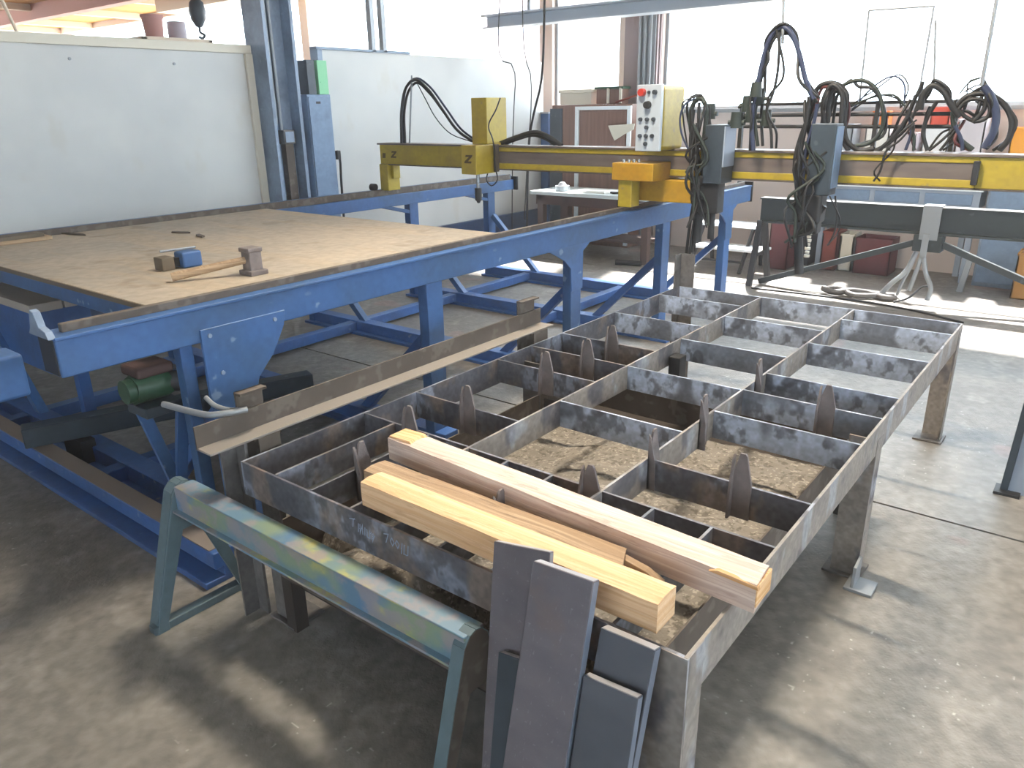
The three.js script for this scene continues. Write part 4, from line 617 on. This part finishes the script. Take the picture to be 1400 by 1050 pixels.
// ---------------------------------------------------------------- back of the hall
{
  const b = thing('workbench', 'dark wooden workbench with a pale littered top beyond the far ends of the rails', 'workbench', [-4.8, 0, -7.8]);
  obj('top', B(-5.57, 0.69, -8.1, -3.95, 0.73, -7.45, 0.004), M.benchTop, b); obj('apron', [B(-5.5, 0.58, -7.52, -4.0, 0.69, -7.48), B(-5.5, 0.58, -8.06, -4.0, 0.69, -8.02)], M.benchWood, b);
  for (const [x, z] of [[-5.48, -7.56], [-5.12, -7.56], [-4.08, -7.56], [-5.48, -8.04], [-4.08, -8.04]]) obj('leg', B(x, 0, z, x + 0.08, 0.69, z + 0.08, 0.003), M.benchWood, b);
  obj('rear_shelf', B(-5.4, 0.2, -8.0, -4.1, 0.23, -7.6), M.benchWood, b);
  const g = single('round_tin', 'small round metal tin at the left end of the workbench', 'tin', [rod([-5.22, 0.731, -7.62], [-5.22, 0.79, -7.62], 0.085, 20), rod([-5.22, 0.79, -7.62], [-5.22, 0.83, -7.62], 0.06, 20, 0.03)], M.pipe);
  single('paper_stack', 'stack of white papers on the workbench', 'papers', [B(-5.05, 0.731, -7.85, -4.6, 0.745, -7.55), B(-4.98, 0.745, -7.8, -4.62, 0.752, -7.58)], M.paper);
  single('tongs', 'dark steel tongs lying on the workbench near the yellow carriage', 'tongs', [tube([[-4.55, 0.745, -7.6], [-4.35, 0.75, -7.6], [-4.2, 0.77, -7.58], [-4.12, 0.79, -7.6]], 0.012), tube([[-4.5, 0.745, -7.56], [-4.3, 0.76, -7.58], [-4.15, 0.75, -7.64]], 0.012)], M.dark);
  single('foot_block', 'short dark round bar lying on the floor before the workbench', 'bar', rod([-4.3, 0.03, -7.33], [-4.02, 0.03, -7.4], 0.03, 14), M.dark);
  const c = thing('cabinet', 'tall brown wooden cabinet with pale trim before the back window', 'cabinet', [-5.2, 0, -8.45]);
  obj('carcass', B(-5.86, 0.0, -8.6, -4.72, 1.68, -8.32, 0.004), M.door, c); obj('trim', [B(-5.5, 0.03, -8.32, -5.45, 1.66, -8.29, 0.003), B(-5.45, 1.62, -8.32, -4.72, 1.66, -8.29, 0.003), B(-4.77, 0.03, -8.32, -4.72, 1.62, -8.29, 0.003)], M.treadWhite, c);
  obj('side_panel', B(-5.88, 0.0, -8.5, -5.7, 1.64, -8.3, 0.003), M.darkBox, c); obj('door', B(-5.44, 0.05, -8.32, -4.78, 1.6, -8.305, 0.002), M.door, c);
  single('rag', 'pale cloth hanging from the cabinet front', 'cloth', plate([[-5.01, 1.44], [-4.66, 1.46], [-4.67, 1.4], [-4.78, 1.35], [-4.92, 1.275], [-4.96, 1.34]], 'z', -8.285, 0.012), M.cream);
  single('flat_box', 'long grey carton lying on top of the cabinet', 'box', [B(-5.8, 1.681, -8.58, -5.34, 1.82, -8.4, 0.01), B(-5.81, 1.82, -8.59, -5.32, 1.86, -8.38, 0.006)], M.cream);
  const tm = thing('toolbox', 'green topped machine box with a pale frame standing on the cabinet', 'box', [-5.1, 1.681, -8.5]);
  obj('body', B(-5.28, 1.681, -8.58, -4.92, 1.85, -8.42, 0.01), M.door, tm); obj('lid', B(-5.3, 1.85, -8.59, -4.9, 1.88, -8.4, 0.01), M.greenMotor, tm); obj('frame', [B(-5.12, 1.69, -8.42, -5.09, 1.87, -8.4), B(-4.95, 1.69, -8.42, -4.92, 1.87, -8.4)], M.cream, tm);
  single('folded_paper', 'white sheet of paper lying on the cabinet top edge', 'paper', B(-5.66, 1.681, -8.4, -5.42, 1.686, -8.31), M.paper);
  single('copper_pipe', 'thin reddish pipe lying from the cabinet top towards the column', 'pipe', rod([-4.98, 1.70, -8.38], [-4.6, 1.8, -8.38], 0.012), M.brickRed);
  // trestle beam with diagonals
  const t = thing('beam_trestle', 'dark steel beam on raking struts standing across the back of the hall', 'trestle', [-1.6, 0, -7.25]);
  obj('beam', [B(-2.68, 0.815, -7.31, 0.9, 0.83, -7.19, 0.003), B(-2.68, 0.62, -7.26, 0.9, 0.815, -7.235), B(-2.68, 0.6, -7.31, 0.9, 0.62, -7.19, 0.003)], M.beamDark, t);
  obj('hub', [B(-1.33, 0.46, -7.32, -1.11, 0.6, -7.18, 0.006)], M.beamDark, t); obj('strut', bar([-1.33, 0.52, -7.25], [-2.64, 0.03, -7.25], 0.05, 0.05, 0.003), M.beamDark, t); obj('strut', bar([-1.11, 0.52, -7.25], [0.2, 0.03, -7.25], 0.05, 0.05, 0.003), M.beamDark, t);
  for (const x of [-2.66, 0.85]) { obj('leg', bar([x, 0.62, -7.2], [x - 0.03, 0, -7.12], 0.05, 0.05, 0.003, V(1, 0, 0)), M.dark, t); obj('leg', bar([x, 0.62, -7.3], [x + 0.03, 0, -7.45], 0.05, 0.05, 0.003, V(1, 0, 0)), M.dark, t); obj('tie', bar([x, 0.3, -7.16], [x, 0.3, -7.38], 0.03, 0.03), M.dark, t); }
  obj('sling', [B(-1.29, 0.56, -7.185, -1.15, 0.84, -7.178), B(-1.29, 0.832, -7.32, -1.15, 0.84, -7.18)], M.pipe, t);
  const f = thing('forked_strap', 'grey forked metal strap hanging from the middle of the dark beam', 'strap', [-1.2, 0.15, -7.1]);
  obj('stem', B(-1.25, 0.4, -7.12, -1.2, 0.62, -7.105, 0.004), M.pipe, f);
  obj('prong', tube([[-1.235, 0.42, -7.11], [-1.25, 0.32, -7.1], [-1.27, 0.2, -7.09], [-1.28, 0.14, -7.08]], 0.018), M.pipe, f); obj('prong', tube([[-1.215, 0.42, -7.11], [-1.18, 0.3, -7.1], [-1.12, 0.18, -7.08], [-1.13, 0.08, -7.06]], 0.02), M.pipe, f);
  const n = thing('hose_tangle', 'grey straps and hose lying in a tangle on the floor behind the rack', 'hose', [-1.6, 0, -7.3]);
  obj('hose', tube([[-2.02, 0.05, -7.2], [-1.9, 0.035, -7.15], [-1.78, 0.05, -7.22], [-1.62, 0.03, -7.3], [-1.5, 0.03, -7.2], [-1.4, 0.02, -7.25]], 0.028), M.steelDull, n); obj('hose', tube([[-2.0, 0.03, -7.3], [-1.88, 0.05, -7.25], [-1.74, 0.03, -7.15], [-1.58, 0.03, -7.22], [-1.45, 0.025, -7.35]], 0.025), M.steelDull, n);
  obj('strap', tube([[-1.55, 0.02, -7.28], [-1.47, 0.14, -7.3], [-1.38, 0.25, -7.36], [-1.33, 0.42, -7.4]], 0.022), M.pipe, n); obj('strap', tube([[-1.43, 0.02, -7.4], [-1.4, 0.15, -7.4], [-1.35, 0.3, -7.4], [-1.33, 0.42, -7.4]], 0.014), M.pipe, n);
  obj('wire', tube([[-1.4, 0.012, -7.15], [-1.3, 0.05, -7.2], [-1.22, 0.14, -7.3], [-1.17, 0.15, -7.32]], 0.009), M.dark, n);
  single('extension_cord', 'thin dark cord lying along the floor behind the rack', 'cord', tube([[-2.62, 0.008, -7.02], [-2.1, 0.008, -7.05], [-1.6, 0.008, -7.04], [-1.2, 0.008, -6.95], [-0.8, 0.008, -6.75]], 0.009), M.dark);
  // step stool
  const s = thing('step_stool', 'low step stool with two white treads and dark legs near the rail end', 'stool', [-3.3, 0, -7.8]);
  obj('tread', B(-3.6, 0.43, -8.15, -2.94, 0.46, -7.85, 0.004), M.treadWhite, s); obj('tread', B(-3.5, 0.235, -7.85, -2.76, 0.262, -7.56, 0.004), M.treadWhite, s);
  for (const x of [-3.54, -2.98]) { obj('leg', bar([x, 0.44, -7.9], [x, 0, -7.58], 0.03, 0.04, 0.003), M.dark, s); obj('leg', bar([x, 0.44, -8.1], [x, 0, -8.18], 0.03, 0.04, 0.003), M.dark, s); } obj('rung', B(-3.54, 0.1, -7.66, -2.98, 0.12, -7.63), M.dark, s);
  // back bench and goods
  const w = thing('long_bench', 'long pale topped bench under the big back window', 'bench', [-1.7, 0, -8.5]);
  obj('top', B(-2.5, 0.86, -8.75, -1.02, 0.89, -8.3, 0.003), M.treadWhite, w); obj('drawer_rail', [B(-2.48, 0.7, -8.73, -1.04, 0.86, -8.33)], M.lightBox, w); for (const [i, x] of [-2.4, -1.95, -1.5].entries()) obj('drawer', B(x, 0.73, -8.335, x + 0.4, 0.83, -8.318, 0.003), M.greyBlue2, w);
  for (const [x, z] of [[-2.46, -8.4], [-1.1, -8.4], [-1.2, -8.7], [-2.46, -8.7]]) obj('leg', B(x, 0, z, x + 0.05, 0.7, z + 0.05), M.lightBox, w);
  const k = thing('storage_locker', 'grey blue locker at the right end of the back bench', 'locker', [-0.3, 0, -8.5]);
  obj('body', B(-0.98, 0, -8.74, 0.6, 0.96, -8.3, 0.006), M.greyBlue, k); for (const x of [-0.96, -0.44, 0.08]) { const d = obj('door', B(x, 0.04, -8.3, x + 0.5, 0.93, -8.285, 0.003), M.greyBlue2, k); obj('handle', B(x + 0.42, 0.5, -8.285, x + 0.44, 0.62, -8.27), M.pipe, d); }
  const crate = (label, m, x0, y0, z0, x1, y1, z1, cat = 'crate') => { const q = thing('crate', label, cat, [(x0 + x1) / 2, y0, (z0 + z1) / 2], y0 < 0.5 ? 'boxes on the floor at the back' : 'boxes and tubs along the back window'); obj('box', [B(x0, y0, z0, x1, y0 + 0.01, z1), B(x0, y0, z0, x0 + 0.012, y1, z1), B(x1 - 0.012, y0, z0, x1, y1, z1), B(x0, y0, z0, x1, y1, z0 + 0.012), B(x0, y0, z1 - 0.012, x1, y1, z1)], m, q); obj('rim', [B(x0 - 0.006, y1 - 0.02, z1 - 0.004, x1 + 0.006, y1, z1 + 0.006), B(x0 - 0.006, y1 - 0.02, z0, x0 + 0.002, y1, z1)], m, q); };
  crate('brown box standing on the floor under the left end of the long bench', M.brickRed, -2.39, 0, -8.62, -2.24, 0.4, -8.3); crate('dark red crate on the floor under the middle of the long bench', M.maroon, -2.06, 0, -8.62, -1.72, 0.36, -8.3); crate('pale grey box standing between the two red boxes under the long bench', M.cream, -2.22, 0, -8.6, -2.09, 0.38, -8.34); crate('tan carton on the floor before the locker', M.deck, -0.62, 0, -8.2, -0.3, 0.4, -7.9);
  crate('dark crate on the floor beside the step stool', M.dark, -2.9, 0, -8.72, -2.55, 0.45, -8.42); crate('tall dark red box behind the left end of the dark beam', M.maroon, -2.86, 0, -8.3, -2.66, 0.72, -8.05);
  const colours = [[-2.36, 0.56, 0x9aa3ad, 'grey bin standing first from the left on the long bench'], [-2.02, 0.54, 0xe2e2de, 'white box standing on the long bench'], [-1.78, 0.48, 0xb9b2b8, 'pale mauve box standing on the long bench between the white boxes'], [-1.5, 0.54, 0xdfe4ea, 'bluish white box standing at the right of the long bench'], [-1.22, 0.6, 0xc9c6cf, 'tall pale box at the right end of the long bench']];
  for (const [x, h, c, l] of colours) crate(l, mat(c, { roughness: 0.6 }), x - 0.11, 0.891, -8.66, x + 0.11, 0.891 + h, -8.38, 'box');
  crate('orange tub stacked on the white box on the long bench', mat(0xe07a30), -2.09, 1.432, -8.6, -1.95, 1.57, -8.42, 'tub'); crate('red tub stacked on the bluish white box', mat(0xd24a30), -1.58, 1.432, -8.6, -1.42, 1.6, -8.42, 'tub'); crate('yellow and orange tub on the locker', mat(0xe8a030), -0.9, 0.961, -8.62, -0.66, 1.42, -8.4, 'tub'); crate('pale green box on the locker, right of the yellow tub', mat(0xc6d2ca), -0.6, 0.961, -8.62, -0.3, 1.45, -8.38, 'box'); crate('mauve box on the locker, farthest right', mat(0xbda6b4), -0.24, 0.961, -8.62, 0.1, 1.42, -8.38, 'box');
  single('timber_offcut', 'pale offcut of wood leaning on the boxes of the long bench', 'offcut', bar([-1.86, 0.905, -8.3], [-1.5, 1.2, -8.33], 0.07, 0.02), M.wood2);
  single('floor_peg', 'short pale stake standing on the floor before the locker', 'stake', bar([-1.02, 0, -7.95], [-0.98, 0.32, -7.95], 0.05, 0.05, 0.004, V(0, 0, 1)), M.pipe);
  // stand at the right edge
  const r = thing('machine_stand', 'grey sheet metal stand cut off by the right edge of the picture', 'stand', [0.2, 0, -3.6]);
  obj('front_panel', plate([[-0.15, 0], [0.6, 0], [0.6, 0.62], [-0.12, 0.62]], 'z', -3.77, 0.02), M.lightBox, r); obj('edge_strip', bar([-0.165, 0.0, -3.752], [-0.14, 0.64, -3.752], 0.03, 0.025, 0.003, V(0, 0, 1)), M.darkBox, r); obj('top', B(-0.15, 0.62, -4.3, 0.62, 0.66, -3.72, 0.004), M.darkBox, r); obj('foot', B(-0.2, 0, -3.8, -0.1, 0.012, -3.7), M.dark, r);
  obj('rear_leg', [B(-0.14, 0, -4.26, -0.09, 0.62, -4.21), B(0.55, 0, -4.26, 0.6, 0.62, -4.21)], M.darkBox, r);
}
// by the blue column: electric cabinet with boxes on it
{
  const c = thing('electric_cabinet', 'tall narrow blue grey cabinet beside the steel column', 'cabinet', [-6.06, 0, -4.77]);
  obj('body', B(-6.16, 0, -4.93, -5.99, 1.8, -4.66, 0.006), M.greyBlue2, c); obj('door', B(-5.99, 0.1, -4.92, -5.98, 1.78, -4.67, 0.003), M.greyBlue2, c); obj('plate', B(-5.98, 1.72, -4.8, -5.978, 1.74, -4.75), M.dark, c); obj('cable', [tube([[-5.985, 1.3, -4.94], [-5.975, 1.25, -4.96], [-5.98, 1.0, -4.96], [-5.985, 0.4, -4.95]], 0.012), B(-6.0, 1.22, -4.97, -5.96, 1.3, -4.93, 0.004)], M.rubber, c);
  single('green_box', 'small pale green box on top of the blue grey cabinet', 'box', [B(-6.1, 1.801, -4.92, -5.99, 2.09, -4.81, 0.004), B(-6.0, 1.9, -4.9, -5.985, 1.91, -4.83)], M.green); single('dark_box', 'narrow dark box on top of the blue grey cabinet beside the column', 'box', B(-6.12, 1.801, -4.78, -5.99, 2.09, -4.69, 0.004), M.darkBox);
}
// in the aisle beyond the partition: shelf with two bins, hoist
{
  const s = thing('tall_shelf', 'tall pale shelf in the aisle behind the partition, only its top showing', 'shelf', [-8, 0, -4.55]);
  for (const [x, z] of [[-8.2, -4.2], [-8.2, -4.9], [-7.8, -4.2], [-7.8, -4.9]]) obj('upright', B(x - 0.02, 0, z - 0.02, x + 0.02, 2.36, z + 0.02), M.purlin, s); for (const y of [0.4, 1.2, 2.34]) obj('shelf_board', B(-8.22, y, -4.92, -7.78, y + 0.03, -4.18), M.purlin, s);
  single('rusty_drum', 'brownish pink bin on the tall shelf behind the partition', 'bin', [rod([-8, 2.371, -4.42], [-8, 2.56, -4.42], 0.085, 20, 0.1), rod([-8, 2.56, -4.42], [-8, 2.585, -4.42], 0.11, 20)], mat(0xb48a84, { roughness: 0.7 })); single('grey_drum', 'ribbed grey bin on the tall shelf behind the partition', 'bin', [rod([-8, 2.371, -4.67], [-8, 2.54, -4.67], 0.09, 20), ...[2.42, 2.49].map((y) => rod([-8, y, -4.67], [-8, y + 0.012, -4.67], 0.094, 20))], mat(0xa9a4ae, { roughness: 0.6 }));
  const h = thing('hoist', 'dark chain hoist hanging from the aisle roof behind the partition', 'hoist', [-8, 2.38, -4.93]);
  obj('body', new THREE.LatheGeometry([[0.0, 2.5], [0.035, 2.51], [0.075, 2.58], [0.085, 2.66], [0.07, 2.74], [0.03, 2.78], [0, 2.79]].map(([a, b]) => new THREE.Vector2(a, b)), 20).translate(-8, 0, -4.93), M.darkBox, h); obj('chain', rod([-8, 2.78, -4.93], [-8, 3.3, -4.93], 0.012), M.dark, h); obj('hook', tube([[-8, 2.51, -4.93], [-8, 2.46, -4.93], [-7.99, 2.43, -4.97], [-8, 2.4, -4.95], [-8, 2.41, -4.91]], 0.014), M.darkBox, h);
}
// the work lamp
{
  const l = thing('work_lamp', 'long batten lamp hanging from the roof over the cutting table', 'lamp', [LAMP.x, LAMP.y, LAMP.z]);
  l.rotation.z = LAMP.tilt;
  obj('housing', B(LAMP.x - 0.58, LAMP.y + 0.02, LAMP.z - 0.08, LAMP.x + 0.58, LAMP.y + 0.09, LAMP.z + 0.08, 0.01), M.panel, l);
  obj('lamp_tube', B(LAMP.x - 0.55, LAMP.y + 0.004, LAMP.z - 0.06, LAMP.x + 0.55, LAMP.y + 0.02, LAMP.z + 0.06), mat(0xffffff, { emissive: new THREE.Color(1, 0.9, 0.75), emissiveIntensity: 3 }), l);
  for (const s of [-0.4, 0.4]) obj('hanger', rod([LAMP.x + s, LAMP.y + 0.06 + s * Math.tan(LAMP.tilt), LAMP.z], [LAMP.x + s, 5.2, LAMP.z], 0.006), M.pipe, l).rotation.z = -LAMP.tilt;
}
// far outside the back window
{
  const b = thing('building', 'pale pinkish building far outside the back window', 'building', [-19, 0, -26]);
  obj('wall', B(-21, 0, -27, -16.6, 5.6, -25), M.building, b); obj('roof', B(-21.2, 5.6, -27.2, -16.4, 5.75, -24.8), M.pipe, b); for (const x of [-20.2, -18.9, -17.7]) { const w = obj('window', B(x, 4.3, -25.02, x + 0.8, 5.2, -24.96), M.glassDark, b); obj('pane', B(x + 0.06, 4.36, -24.96, x + 0.74, 5.14, -24.95), M.glassDark, w); }
  single('ground', 'bare pale ground outside the hall', 'ground', B(-60, -0.3, -60, 40, -0.21, 40), mat(0xb5ada0, { roughness: 0.95 })).userData.kind = 'structure';
}
scene.traverse((o) => { if (o.isMesh) o.castShadow = o.receiveShadow = true; });
renderer.render(scene, camera);
